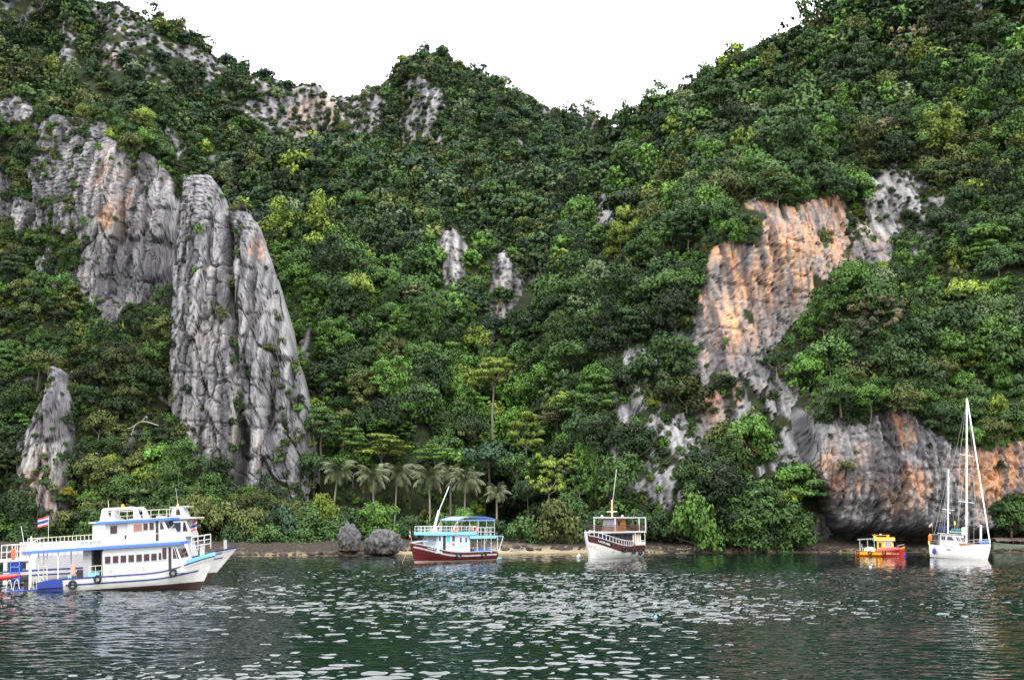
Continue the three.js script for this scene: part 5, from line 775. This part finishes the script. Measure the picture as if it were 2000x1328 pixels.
// ---- maroon and pale blue diving boat, bow to the left
{
  const yaw = Math.PI + 0.7, g = thing('diving_boat', 'maroon-hulled wooden boat with pale blue cabin and slanted white mast', 'boat', onWater(959, 1094), yaw);
  g.scale.x = 1.03;
  const L = 13.6, S = (t) => 1.25 + 0.12 * Math.pow(1 - t, 2) + 1.5 * Math.pow(smoothstep(t, 0.35, 1.1), 1.7), H = makeHull({ L, B: 4.2, sheer: S, keel: -0.55, rake: 1.0, stern: 0.82, widest: 0.42, full: 2.1 });
  const hull = part('hull', [H.sheet(0, 1, 0, 1, 0), H.cap(0)], paint.maroon, g); part('deck', H.deck(0.2), paint.deck, hull);
  part('waterline_stripe', H.sheet(0, 1, H.level(0.05), H.level(0.18), 0.02, 40, 2), std(0.5, 0.4, 0.35, 0.5), hull); part('stripe', H.sheet(0.02, 0.98, (t) => H.level(S(t) - 0.62)(t), (t) => H.level(S(t) - 0.42)(t), 0.03, 40, 2), paint.white, hull);
  part('gunwale', H.sheet(0, 1, (t) => H.level(S(t) - 0.06)(t), (t) => H.level(S(t) + 0.05)(t), 0.05, 40, 2), paint.white, hull);
  part('name_board', H.sheet(0.72, 0.86, (t) => H.level(S(t) - 0.34)(t), (t) => H.level(S(t) - 0.04)(t), 0.06, 10, 2), script(11, '#e8e0e0', '#1a0606', 0.95), hull);
  const cab = part('cabin', prism([[4.9, 1.0], [10.4, 1.2], [10.15, 3.75], [4.9, 3.75]], 3.3, 0, 0.04), paint.pale, g);
  for (const z of [-1.05, 0, 1.05]) { const f = part('window', bx(0.07, 0.72, 0.9, 0, 0, 0), paint.white, cab); f.position.set(10.3, 3.15, z); f.rotation.z = 0.1; part('pane', bx(0.09, 0.6, 0.76, 0, 0, 0), clearGlass, f); }
  for (const s of [-1, 1]) {
    part('window', prism([[9.75, 2.85], [10.1, 2.85], [10.06, 3.5], [9.85, 3.5]], 0.06, s * 1.65, 0), clearGlass, cab); part('door', bx(0.45, 1.95, 0.07, 9.2, 2.55, s * 1.65), paint.dark, cab); part('poster', bx(0.5, 0.9, 0.05, 8.55, 3.1, s * 1.66), std(0.03, 0.45, 0.6, 0.4), cab);
    for (const [x, w, h, y] of [[7.7, 0.42, 0.8, 3.15], [6.5, 0.28, 0.6, 2.9], [5.6, 0.28, 0.6, 2.9]]) windowOn(cab, clearGlass, paint.white, w, h, x, y, s * 1.65);
    const mark = part('diving_flag', bx(0.46, 0.36, 0.05, 7.7, 2.35, s * 1.66), paint.red, cab); const w = part('stripe', prism([[-0.23, 0.18], [-0.13, 0.18], [0.23, -0.18], [0.13, -0.18]], 0.02, 0, 0), paint.white, mark); w.position.set(7.7, 2.35, s * 1.69);
    const wr = part('lettering', new THREE.PlaneGeometry(2.4, 0.3), script(21, '#8aa0b8', null, 0.9), cab); wr.position.set(6.4, 2.05, s * 1.66); if (s < 0) wr.rotation.y = Math.PI;
  }
  { const wr = part('lettering', new THREE.PlaneGeometry(2.6, 0.3), script(22, '#8aa0b8', null, 0.9), cab); wr.position.set(10.45, 2.5, 0); wr.rotation.y = Math.PI / 2; }
  const up = part('upper_deck', bx(7.4, 0.1, 3.9, 7.8, 3.85, 0), paint.pale, g); part('deck_edge', [bx(7.5, 0.42, 0.07, 7.8, 3.8, 1.96), bx(7.5, 0.42, 0.07, 7.8, 3.8, -1.96), bx(0.07, 0.42, 3.95, 11.55, 3.8, 0)], paint.sky, up);
  const dk = part('rear_deck', bx(4.4, 0.1, 3.9, 2.9, 3.3, 0), paint.sky, g); part('deck_edge', [bx(4.5, 0.34, 0.07, 2.9, 3.25, 1.96), bx(4.5, 0.34, 0.07, 2.9, 3.25, -1.96)], paint.sky, dk);
  part('stern_awning', bx(1.7, 0.14, 3.5, 0.0, 3.32, 0, 0.04), std(0.17, 0.25, 0.55, 0.6), g);
  part('rail', [...rail([V(4.1, 3.9, -1.9), V(11.5, 3.9, -1.9), V(11.5, 3.9, 1.9), V(4.1, 3.9, 1.9)], 0.85, 0.8, 0.04), ...rail([V(4.1, 3.35, -1.9), V(0.9, 3.35, -1.9), V(0.9, 3.35, 1.9), V(4.1, 3.35, 1.9)], 1.2, 0.8, 0.04)], paint.white, g);
  const can = part('canopy', (() => { const pr = [[0.8, 5.6], [1.2, 5.8], [2.5, 6.0], [5.2, 6.05], [6.2, 5.9], [7.4, 5.55]], c = []; for (let i = 0; i < pr.length - 1; i++) { const [x0, y0] = pr[i], [x1, y1] = pr[i + 1], l = Math.hypot(x1 - x0, y1 - y0); c.push(new THREE.BoxGeometry(l + 0.02, 0.06, 3.9).rotateZ(Math.atan2(y1 - y0, x1 - x0)).translate((x0 + x1) / 2, (y0 + y1) / 2, 0)); } c.push(bx(6.3, 0.14, 0.04, 4.0, 5.55, 1.95), bx(6.3, 0.14, 0.04, 4.0, 5.55, -1.95)); return c; })(), std(0.17, 0.25, 0.55, 0.7), g);
  part('canopy_frame', [0.9, 2.3, 3.7, 5.2, 7.2].flatMap((x) => [-1.9, 1.9].map((z) => rod(V(x, x > 4 ? 3.9 : 3.35, z), V(x, 5.6, z), 0.035))).concat([-1.9, 1.9].map((z) => rod(V(7.2, 5.5, z), V(8.3, 3.9, z), 0.035))), paint.white, g);
  for (const x of [-0.7, 0.3, 1.4, 2.6, 3.8]) for (const z of [-1.8, 1.8]) part('post', rod(V(x < 0 ? 0.1 : x, 1.1, z), V(x, 3.25, z), 0.06), paint.white, g); part('bench', [bx(3.0, 0.45, 0.5, 2.4, 1.35, 1.1), bx(3.0, 0.45, 0.5, 2.4, 1.35, -1.1)], paint.blue, g);
  part('stern_rail', rail([V(0.1, 1.3, -1.6), V(0.1, 1.3, 1.6)], 0.7, 0.35, 0.035), paint.white, g); part('stairs', [rod(V(3.4, 1.2, 0.4), V(2.2, 3.3, 0.4), 0.05), rod(V(3.4, 1.2, -0.3), V(2.2, 3.3, -0.3), 0.05), ...[1.6, 2, 2.4, 2.8].map((y) => bx(0.25, 0.05, 0.8, 3.4 - (y - 1.2) * 0.57, y, 0.05))], paint.teak, g);
  part('mast', [rod(V(9.9, 3.9, 0), V(8.95, 6.9, 0), 0.17, 8), rod(V(8.95, 6.8, 0), V(7.3, 10.2, 0), 0.07)], paint.white, g);
  for (const x of [5.0, 8.2]) { const b = part('lifebuoy', new THREE.TorusGeometry(0.34, 0.1, 8, 16).translate(x - 0.6, 4.35, 2.0), paint.salmon, g); const b2 = part('lifebuoy', new THREE.TorusGeometry(0.34, 0.1, 8, 16).translate(x - 0.6, 4.35, -2.0), paint.salmon, g); }
  for (const t of [0.2, 0.52]) for (const s of [-1, 1]) tyre('tyre', 0.34, g, H.point(t, H.level(0.85)(t), s, 0.12));
  part('bowsprit', [rod(V(13.2, 2.65, 0), V(10.6, 2.9, 0.9), 0.05), rod(V(13.2, 2.65, 0), V(10.6, 2.9, -0.9), 0.05)], paint.pale, g); part('staff', rod(V(13.2, 2.5, 0), V(13.6, 4.2, 0), 0.03), paint.steel, g); flag(g, 13.58, 4.2, 0, 0.9, 0.8, 1.0);
  part('bathing_platform', bx(0.9, 0.14, 2.6, -0.4, 0.3, 0), paint.sky, g); part('anchor_rope', bent([V(13.4, 2.4, 0.1), V(13.9, 1.2, 0.3), V(14.4, -0.2, 0.6)], 0.03), std(0.3, 0.28, 0.16, 0.9), g);
}
// ---- brown and white wooden boat, bow towards the viewer
{
  const yaw = Math.PI + 0.88, g = thing('cruise_boat', 'brown and white wooden boat with rust streaks, seen from its bow', 'boat', onWater(1240, 1087), yaw);
  const L = 12.8, S = (t) => 1.75 + 1.75 * Math.pow(smoothstep(t, 0.3, 1.1), 1.5), H = makeHull({ L, B: 4.9, sheer: S, keel: -0.5, rake: 0.9, stern: 0.8, widest: 0.42, full: 2.3, flare: 0.8 });
  const rust = grainTexture(256, (u, v) => { const n = smoothstep(tnoise(u, v, 14, 2.5, 6) + 0.2 * tnoise(u, v, 30, 10, 3), 0.1, 0.32), m = 0.95 + 0.15 * tnoise(u, v, 20, 8, 5); return [clamp(m * lerp(0.95, 0.72, n), 0, 1), clamp(m * lerp(0.94, 0.52, n), 0, 1), clamp(m * lerp(0.92, 0.33, n), 0, 1)]; }, true);
  const hull = part('hull', [H.sheet(0, 1, 0, (t) => H.level(S(t) - 0.95)(t), 0), H.cap(0)], std(0.78, 0.78, 0.77, 0.5, { map: rust }), g); part('topside', H.sheet(0, 1, (t) => H.level(S(t) - 0.95)(t), 1, 0.03, 40, 4), paint.brown, hull); part('deck', H.deck(0.5), paint.deck, hull);
  part('stem', bent([V(L + 0.1, S(1) + 0.45, 0), V(L - 0.1, S(1) - 0.6, 0), V(L - 0.9, 0.3, 0), V(L - 1.0, -0.4, 0)], 0.26), paint.white, hull);
  part('name_board', H.sheet(0.72, 0.9, (t) => H.level(S(t) - 0.78)(t), (t) => H.level(S(t) - 0.22)(t), 0.06, 10, 2), script(31, '#e6e0dc', '#140606', 0.95), hull);
  part('bow_rail', (() => { const g2 = []; for (const s of [-1, 1]) for (let i = 0; i <= 14; i++) { const t = 0.32 + i * 0.047, p = H.point(Math.min(0.985, t), 1, s), q = p.clone().add(V(0, 0.72, 0)); g2.push(rod(p, q, 0.055)); if (i < 14) { const n = H.point(Math.min(0.985, t + 0.047), 1, s); g2.push(rod(q, n.clone().add(V(0, 0.72, 0)), 0.06), rod(p, n, 0.05)); } } return g2; })(), paint.white, g);
  part('stern_rail', (() => { const g2 = []; for (const s of [-1, 1]) for (let i = 0; i <= 6; i++) { const p = H.point(i * 0.05, 1, s), q = p.clone().add(V(0, 0.7, 0)); g2.push(rod(p, q, 0.04)); if (i < 6) { const n = H.point((i + 1) * 0.05, 1, s); g2.push(rod(q, n.clone().add(V(0, 0.7, 0)), 0.05)); } } return g2; })(), paint.white, g);
  const low = part('saloon', bx(7.6, 2.1, 3.5, 4.6, 2.6, 0), std(0.045, 0.014, 0.012, 0.6), g);
  for (const s of [-1, 1]) { for (const x of [3.9, 5.2, 6.5, 7.6]) windowOn(low, clearGlass, paint.brown, 0.95, 0.95, x, 2.95, s * 1.75); for (let i = 0; i < 7; i++) part('curtain', bx(0.26, 1.2, 0.06, 1.1 + i * 0.32, 2.8, s * 1.76), i % 2 ? paint.curtain : paint.cream, low); part('bolster', bx(2.4, 0.5, 0.5, 1.6, 2.0, s * 1.9, 0.12), paint.cream, g); }
  for (const z of [-1.1, 0, 1.1]) { const w = part('window', bx(0.06, 0.9, 0.85, 8.42, 3.0, z), clearGlass, low); }
  const up = part('upper_deck', bx(9.8, 0.22, 4.5, 4.9, 3.75, 0, 0.08), paint.white, g);
  for (const x of [0.3, 3.0]) for (const z of [-2.1, 2.1]) part('post', rod(V(x, 1.7, z), V(x, 3.7, z), 0.07), paint.white, g);
  part('upper_rail', [...rail([V(9.5, 3.86, 2.1), V(0.3, 3.86, 2.1), V(0.3, 3.86, -2.1), V(9.5, 3.86, -2.1), V(9.5, 3.86, 2.1)], 0.95, 0.32, 0.028, 2)], std(0.055, 0.018, 0.012, 0.6), g);
  const wh = part('wheelhouse', prism([[4.2, 3.86], [6.9, 3.86], [6.7, 5.75], [4.2, 5.75]], 2.5, 0, 0.04), paint.wood, g);
  const front = part('window', bx(0.08, 1.2, 2.2, 0, 0, 0), paint.wood, wh); front.position.set(6.82, 5.1, 0); front.rotation.z = 0.1; for (const z of [-0.72, 0, 0.72]) part('pane', bx(0.1, 1.0, 0.62, 0, 0, z), std(0.22, 0.27, 0.3, 0.08), front); part('panel', bx(0.05, 0.75, 2.3, 6.92, 4.25, 0), std(0.2, 0.11, 0.08, 0.6), wh);
  for (const s of [-1, 1]) { windowOn(wh, clearGlass, paint.wood, 0.6, 0.7, 6.1, 5.1, s * 1.25); const d = part('door', bx(0.85, 1.7, 0.06, 5.0, 4.75, s * 1.26), std(0.34, 0.13, 0.03, 0.5), wh); for (const y of [-0.5, 0.05, 0.6]) part('panel', bx(0.6, 0.4, 0.05, 5.0, 4.75 + y, s * 1.29), std(0.22, 0.08, 0.02, 0.5), d); }
  part('roof_frame', [bx(8.6, 0.17, 0.17, 3.9, 5.9, 1.9, 0.04), bx(8.6, 0.17, 0.17, 3.9, 5.9, -1.9, 0.04), bx(0.17, 0.17, 3.66, 8.1, 5.9, 0, 0.04), bx(0.17, 0.17, 3.66, -0.3, 5.9, 0, 0.04), bx(4.2, 0.08, 3.7, 5.8, 5.86, 0), ...[[-0.3, 1.9], [-0.3, -1.9], [1.5, 1.9], [1.5, -1.9], [8.0, 1.9], [8.0, -1.9]].map(([x, z]) => bx(0.13, 2.0, 0.13, x, 4.9, z))], paint.white, g);
  part('mast', [rod(V(6.0, 5.9, 0), V(6.0, 8.6, 0), 0.14, 8)], std(0.5, 0.33, 0.22, 0.6), g); part('yard', rod(V(6.0, 6.8, -0.9), V(6.0, 6.8, 0.9), 0.06), paint.cream, g); part('aerial', rod(V(6.0, 6.5, 0.15), V(5.2, 13.2, -0.4), 0.045), paint.white, g);
  part('roof_lamp', [new THREE.SphereGeometry(0.2, 10, 8).translate(2.8, 6.12, 0.3), new THREE.SphereGeometry(0.2, 10, 8).translate(7.4, 6.12, 0.9)], paint.white, g); part('anchor', [rod(V(13.0, 3.0, 0.2), V(12.9, 1.7, 0.35), 0.05), new THREE.TorusGeometry(0.3, 0.05, 6, 14, Math.PI).rotateZ(Math.PI).translate(12.9, 1.9, 0.35)], paint.dark, g);
  for (const [t, y] of [[0.1, 0.7], [0.28, 0.95], [0.5, 1.25]]) for (const s of [-1, 1]) tyre('tyre', 0.36, g, H.point(t, H.level(y)(t), s, 0.14));
  part('deck_bench', [bx(1.6, 0.5, 0.6, 2.4, 4.2, 1.2), bx(0.5, 0.8, 0.5, 3.4, 4.3, 0.6)], std(0.4, 0.3, 0.28, 0.7), g);
}
// ---- small yellow and red boat, bow to the right
{
  const g = thing('fishing_boat', 'small yellow and red wooden boat with an orange cabin', 'boat', onWater(1672, 1086), 0);
  g.rotation.y = -0.36;
  const L = 7.4, S = (t) => 0.72 + 0.12 * Math.pow(1 - t, 3) + 1.0 * Math.pow(smoothstep(t, 0.4, 1.1), 1.6), H = makeHull({ L, B: 2.5, sheer: S, keel: -0.4, rake: 0.35, stern: 0.75, widest: 0.42, full: 2 });
  const hull = part('hull', [H.sheet(0, 1, 0, 1, 0), H.cap(0)], std(0.42, 0.03, 0.015, 0.35), g); part('topside', H.sheet(0, 0.99, (t) => H.level(lerp(0.22, S(t) - 0.35, smoothstep(t, 0.45, 0.85)))(t), (t) => H.level(S(t) - 0.08)(t), 0.02, 40, 3), paint.yellow, hull); part('gunwale', H.sheet(0, 1, (t) => H.level(S(t) - 0.08)(t), 1, 0.05, 40, 2), std(0.05, 0.03, 0.02, 0.6), hull); part('deck', H.deck(0.12), paint.cream, hull);
  part('lettering', H.sheet(0.6, 0.93, (t) => H.level(0.22)(t), (t) => H.level(0.62 + 0.3 * (t - 0.6))(t), 0.035, 10, 2, [1]), script(41, '#f4b0b0', null, 0.95), hull); part('stem', bx(0.12, 1.7, 0.14, 7.33, 1.0, 0), paint.maroon, hull);
  const cab = part('cabin', prism([[3.3, 0.6], [5.7, 0.7], [5.6, 2.35], [3.3, 2.35]], 1.7, 0, 0.03), paint.yellow, g);
  for (const s of [-1, 1]) windowOn(cab, clearGlass, paint.orange, 0.42, 0.7, 3.75, 1.75, s * 0.85, 0), windowOn(cab, std(0.25, 0.3, 0.33, 0.1), paint.white, 0.95, 0.6, 4.95, 1.85, s * 0.85);
  { const f = part('window', bx(0.06, 0.66, 1.4, 5.68, 1.85, 0), paint.white, cab); part('pane', bx(0.08, 0.54, 1.26, 5.68, 1.85, 0), std(0.25, 0.3, 0.33, 0.08), f); }
  const roof = part('roof', bx(3.3, 0.08, 2.1, 4.35, 2.42, 0, 0.03), paint.white, g); part('roof_board', [bx(3.0, 0.42, 0.08, 4.4, 2.68, 0.95), bx(3.0, 0.42, 0.08, 4.4, 2.68, -0.95), bx(0.08, 0.42, 1.95, 5.9, 2.68, 0)], std(0.8, 0.5, 0.08, 0.4), roof); part('roof_horn', [[3.0, 0], [4.9, 0]].map(([x]) => prism([[x - 0.18, 2.6], [x + 0.32, 2.6], [x + 0.12, 3.3], [x - 0.12, 3.3]], 1.6, 0, 0.02)), paint.yellow, roof); part('roof_bar', bx(2.6, 0.1, 0.1, 3.95, 3.24, 0.75), paint.orange, roof); part('roof_lamp', new THREE.SphereGeometry(0.16, 10, 8).translate(3.9, 3.3, 0.75), paint.white, roof);
  const aw = part('awning', bx(2.6, 0.1, 1.9, 1.9, 2.5, 0), paint.grey, g); aw.rotation.z = 0.06; part('awning_frame', [0.75, 1.9, 2.9].flatMap((x) => [-0.85, 0.85].map((z) => rod(V(x, 0.6, z), V(x, 2.5, z), 0.035))), paint.white, g);
  part('chair', [bx(0.55, 0.07, 0.5, 1.3, 1.25, 0.3), bx(0.07, 0.6, 0.5, 1.05, 1.55, 0.3), ...[[1.08, 0.1], [1.52, 0.1], [1.08, 0.5], [1.52, 0.5]].map(([x, z]) => rod(V(x, 0.6, z), V(x, 1.25, z), 0.03))], paint.white, g);
  part('tarpaulin', (() => { const q = new THREE.SphereGeometry(1, 18, 10).scale(0.95, 0.55, 0.75).translate(2.2, 0.9, 0.4); return q; })(), std(0.72, 0.6, 0.36, 0.8), g); part('tarpaulin', (() => { const q = new THREE.SphereGeometry(1, 18, 10), p = q.attributes.position; for (let i = 0; i < p.count; i++) p.setXYZ(i, p.getX(i) * 1.9 + 4.8, p.getY(i) * 0.38 + 1.0 + 0.2 * p.getX(i), p.getZ(i) * 0.55 + 0.78); q.computeVertexNormals(); return q; })(), std(0.62, 0.07, 0.08, 0.8), g);
  for (const t of [0.05, 0.3, 0.58]) tyre('tyre', 0.22, g, H.point(t, H.level(0.55)(t), 1, 0.1)); part('bow_pole', rod(V(6.2, 1.6, 0), V(7.2, 1.85, 0), 0.03), paint.steel, g);
}
// ---- white two-masted sailing yacht, bow to the right and towards the viewer
{
  const g = thing('sailing_yacht', 'white two-masted sailing yacht with bare poles, at anchor on the right', 'sailboat', onWater(1826, 1089), -1.0); g.scale.x = 0.9; g.rotation.order = 'ZYX'; g.rotation.z = -0.072;
  const L = 10.4, S = (t) => 1.75 + 0.1 * Math.pow(1 - t, 2) + 0.75 * Math.pow(smoothstep(t, 0.3, 1.05), 1.6), H = makeHull({ L, B: 3.7, sheer: S, keel: -0.7, rake: 0.95, curve: 1.2, stern: 0.7, widest: 0.48, full: 2.1, flare: 0.85 });
  const hull = part('hull', [H.sheet(0, 1, 0, 1, 0), H.cap(0)], std(0.8, 0.8, 0.8, 0.25, { map: hullDirt }), g); part('bottom', H.sheet(0, 1, 0, H.level(0.06), 0.006), paint.bottom, hull); part('deck', H.deck(0.05), paint.teak, hull); part('toe_rail', H.sheet(0, 1, (t) => H.level(S(t) - 0.02)(t), (t) => H.level(S(t) + 0.08)(t), 0.02, 30, 2), paint.white, hull); for (const s of [-1, 1]) part('hawse_slot', H.sheet(0.36, 0.44, (t) => H.level(S(t) - 0.55)(t), (t) => H.level(S(t) - 0.42)(t), 0.02, 4, 2, [s]), paint.dark, hull);
  const dog = part('pilothouse', prism([[1.9, 1.8], [5.6, 1.9], [4.5, 3.5], [2.0, 3.6]], 2.5, 0, 0.08), paint.white, g); for (const s of [-1, 1]) { part('window', prism([[2.3, 2.7], [3.1, 2.7], [3.05, 3.25], [2.35, 3.25]], 0.05, s * 1.25, 0), clearGlass, dog); part('window', prism([[3.4, 2.7], [4.7, 2.7], [4.3, 3.2], [3.45, 3.2]], 0.05, s * 1.25, 0), clearGlass, dog); } for (const z of [-0.6, 0.6]) { const w = part('window', bx(0.05, 0.7, 0.75, 0, 0, 0), clearGlass, dog); w.position.set(5.0, 2.95, z); w.rotation.z = 0.6; }
  part('pilothouse_roof', bx(3.0, 0.1, 2.8, 3.1, 3.62, 0, 0.04), paint.white, g); part('deckhouse', prism([[5.2, 1.9], [8.0, 2.1], [7.8, 2.45], [5.2, 2.4]], 2.0, 0, 0.05), paint.teak, g);
  const aft = part('aft_canopy', bx(1.7, 0.08, 2.4, 0.9, 3.4, 0), paint.grey, g); part('canopy_frame', [[0.2, 1.1], [0.2, -1.1], [1.7, 1.1], [1.7, -1.1]].map(([x, z]) => rod(V(x, 1.8, z), V(x, 3.4, z), 0.03)), paint.steel, g); part('cockpit_cloth', bx(1.1, 1.3, 1.6, 1.1, 2.6, 0.3, 0.2), paint.dark, g);
  part('main_mast', [rod(V(6.0, 2, 0), V(6.0, 23.8, 0), 0.14, 10), rod(V(6.0, 15.3, -1.6), V(6.0, 15.3, 1.6), 0.05), rod(V(6.0, 8.4, -1.9), V(6.0, 8.4, 1.9), 0.05)], std(0.8, 0.8, 0.78, 0.3), g);
  part('mizzen_mast', [rod(V(2.6, 3.5, 0), V(2.6, 13.2, 0), 0.11, 10), rod(V(2.6, 7.2, -1.4), V(2.6, 7.2, 1.4), 0.04), bx(0.4, 0.15, 0.3, 2.75, 6.7, 0)], std(0.8, 0.8, 0.78, 0.3), g);
  part('furled_sail', rod(V(10.2, 2.7, 0), V(6.1, 23.5, 0), 0.1, 8), std(0.75, 0.75, 0.72, 0.7), g); part('furled_sail', rod(V(8.6, 2.5, 0.0), V(8.6, 5.2, 0.0), 0.17, 10), paint.white, g); part('main_boom', [rod(V(5.9, 3.9, 0), V(2.9, 4.0, 0), 0.09)], paint.white, g); part('sail_cover', bx(2.6, 0.45, 0.35, 4.5, 4.25, 0, 0.15), paint.teal, g); part('sail_cover', bx(0.6, 1.2, 0.5, 5.65, 4.1, 0.2, 0.2), paint.cream, g); part('sail_cover', bx(1.8, 0.8, 0.4, 1.6, 4.3, 0, 0.15), std(0.02, 0.03, 0.08, 0.8), g);
  part('rigging', [[V(6, 23.4, 0), V(0.2, 2, 0)], [V(6, 15.3, 1.6), V(6, 23.4, 0)], [V(6, 15.3, -1.6), V(6, 23.4, 0)], [V(6, 15.3, 1.6), V(6, 8.4, 1.9)], [V(6, 15.3, -1.6), V(6, 8.4, -1.9)], [V(6, 8.4, 1.9), V(6, 2, 1.7)], [V(6, 8.4, -1.9), V(6, 2, -1.7)], [V(6, 15.3, 0), V(5.2, 2, 1.7)], [V(6, 15.3, 0), V(5.2, 2, -1.7)], [V(6, 18, 0), V(8.8, 2.5, 0)], [V(2.6, 13, 0), V(0.3, 2, 0.9)], [V(2.6, 13, 0), V(0.3, 2, -0.9)], [V(2.6, 13, 0), V(2.9, 2, 1.6)], [V(2.6, 13, 0), V(2.9, 2, -1.6)]].map(([a, b]) => rod(a, b, 0.022, 4)), paint.grey, g);
  part('pulpit', [...rail([V(8.3, 2.3, 1.2), V(10.2, 2.5, 0.15), V(10.2, 2.5, -0.15), V(8.3, 2.3, -1.2)], 0.7, 0.9, 0.025), ...rail([V(8.3, 2.3, 1.2), V(4.5, 1.9, 1.75), V(0.3, 1.85, 1.25)], 0.65, 1.5, 0.018)], paint.steel, g);
  part('lifebuoy', new THREE.SphereGeometry(0.34, 12, 10).scale(1, 1.7, 1).translate(0.1, 2.9, 1.1), std(0.85, 0.16, 0.03, 0.6), g); part('fender', new THREE.SphereGeometry(0.3, 12, 10).scale(1, 1.7, 1).translate(1.3, 0.95, 1.65), std(0.03, 0.03, 0.25, 0.4), g); part('fender', new THREE.CylinderGeometry(0.14, 0.14, 0.6, 10).translate(-0.1, 2.2, 1.15), std(0.7, 0.6, 0.1, 0.5), g);
  part('dinghy_cover', bx(1.5, 0.4, 0.9, 9.2, 2.75, 0, 0.15), std(0.08, 0.2, 0.6, 0.7), g); part('pennant', prism([[4.0, 5.0], [4.35, 5.0], [4.2, 5.6], [4.05, 5.5]], 0.04, 0.4, 0), std(0.85, 0.75, 0.05, 0.6), g); part('staff', rod(V(-0.1, 1.9, 0), V(-0.5, 5.3, 0), 0.025), paint.teak, g); part('ensign', prism([[-0.5, 5.2], [-1.1, 4.7], [-1.05, 4.4], [-0.42, 4.75]], 0.03, 0, 0), std(0.7, 0.35, 0.33, 0.7), g); part('mooring_line', rod(V(9.9, 2.3, 0.2), V(10.1, -0.2, 0.6), 0.04), std(0.5, 0.4, 0.25, 0.9), g);
}
// ---- long wooden boat pulled up at the right edge
{
  const p = at(1941, 1066, 190); p.y = 0.25; const g = thing('longtail_boat', 'long green wooden boat with a ragged thatched roof, at the right edge', 'boat', p, 0.06);
  const L = 11, S = (t) => 0.95 + 0.5 * Math.pow(1 - t, 4) + 0.5 * Math.pow(t, 4), H = makeHull({ L, B: 1.9, sheer: S, keel: -0.3, rake: 0.5, stern: 0.35, widest: 0.5, full: 1.8 });
  const hull = part('hull', [H.sheet(0, 1, 0, 1, 0), H.cap(0)], paint.green, g); part('gunwale', H.sheet(0, 1, (t) => H.level(S(t) - 0.1)(t), 1, 0.03, 30, 2), std(0.3, 0.36, 0.26, 0.7), hull); part('deck', H.deck(0.3), paint.thatch, hull);
  for (const x of [0.6, 1.9, 3.2, 4.5, 5.8]) for (const z of [-0.8, 0.8]) part('roof_post', rod(V(x, 0.8, z), V(x, 1.9, z), 0.04), paint.thatch, g);
  part('thatched_roof', (() => { const q = new THREE.BoxGeometry(6.2, 0.22, 2.2, 40, 2, 12), pp = q.attributes.position; for (let i = 0; i < pp.count; i++) { const x = pp.getX(i), z = pp.getZ(i); pp.setY(i, pp.getY(i) + 0.35 - 0.28 * z * z + 0.13 * noise(x * 2.2, z * 2.2, 5)); } q.computeVertexNormals(); return q.translate(3.2, 1.75, 0); })(), paint.thatch, g); part('crate', bx(2.2, 0.5, 1.1, 8, 1.2, 0, 0.05), std(0.4, 0.2, 0.12, 0.7), g);
}
// ---- buoys
for (const [px, py, R, m, label] of [[1131, 1090, 0.36, paint.white, 'white round mooring buoy left of the brown boat bow'], [769, 1103, 0.2, paint.dark, 'small dark buoy left of the maroon boat bow'], [1767, 1086, 0.32, std(0.02, 0.02, 0.4, 0.4), 'blue round buoy at the bow of the small yellow boat'], [1701, 1109, 0.16, paint.white, 'small white float in the water between the yellow boat and the yacht'], [1281, 1207, 0.1, std(0.15, 0.35, 0.6, 0.5), 'pale blue float on the open water in front']]) {
  const g = thing('buoy', label, 'buoy', onWater(px, py)); part('float', new THREE.SphereGeometry(R, 16, 12).translate(0, R * 0.5, 0), m, g); part('ring', new THREE.TorusGeometry(R * 0.22, R * 0.06, 6, 12).translate(0, R * 1.6, 0), paint.steel, g);
}
renderer.render(scene, camera);
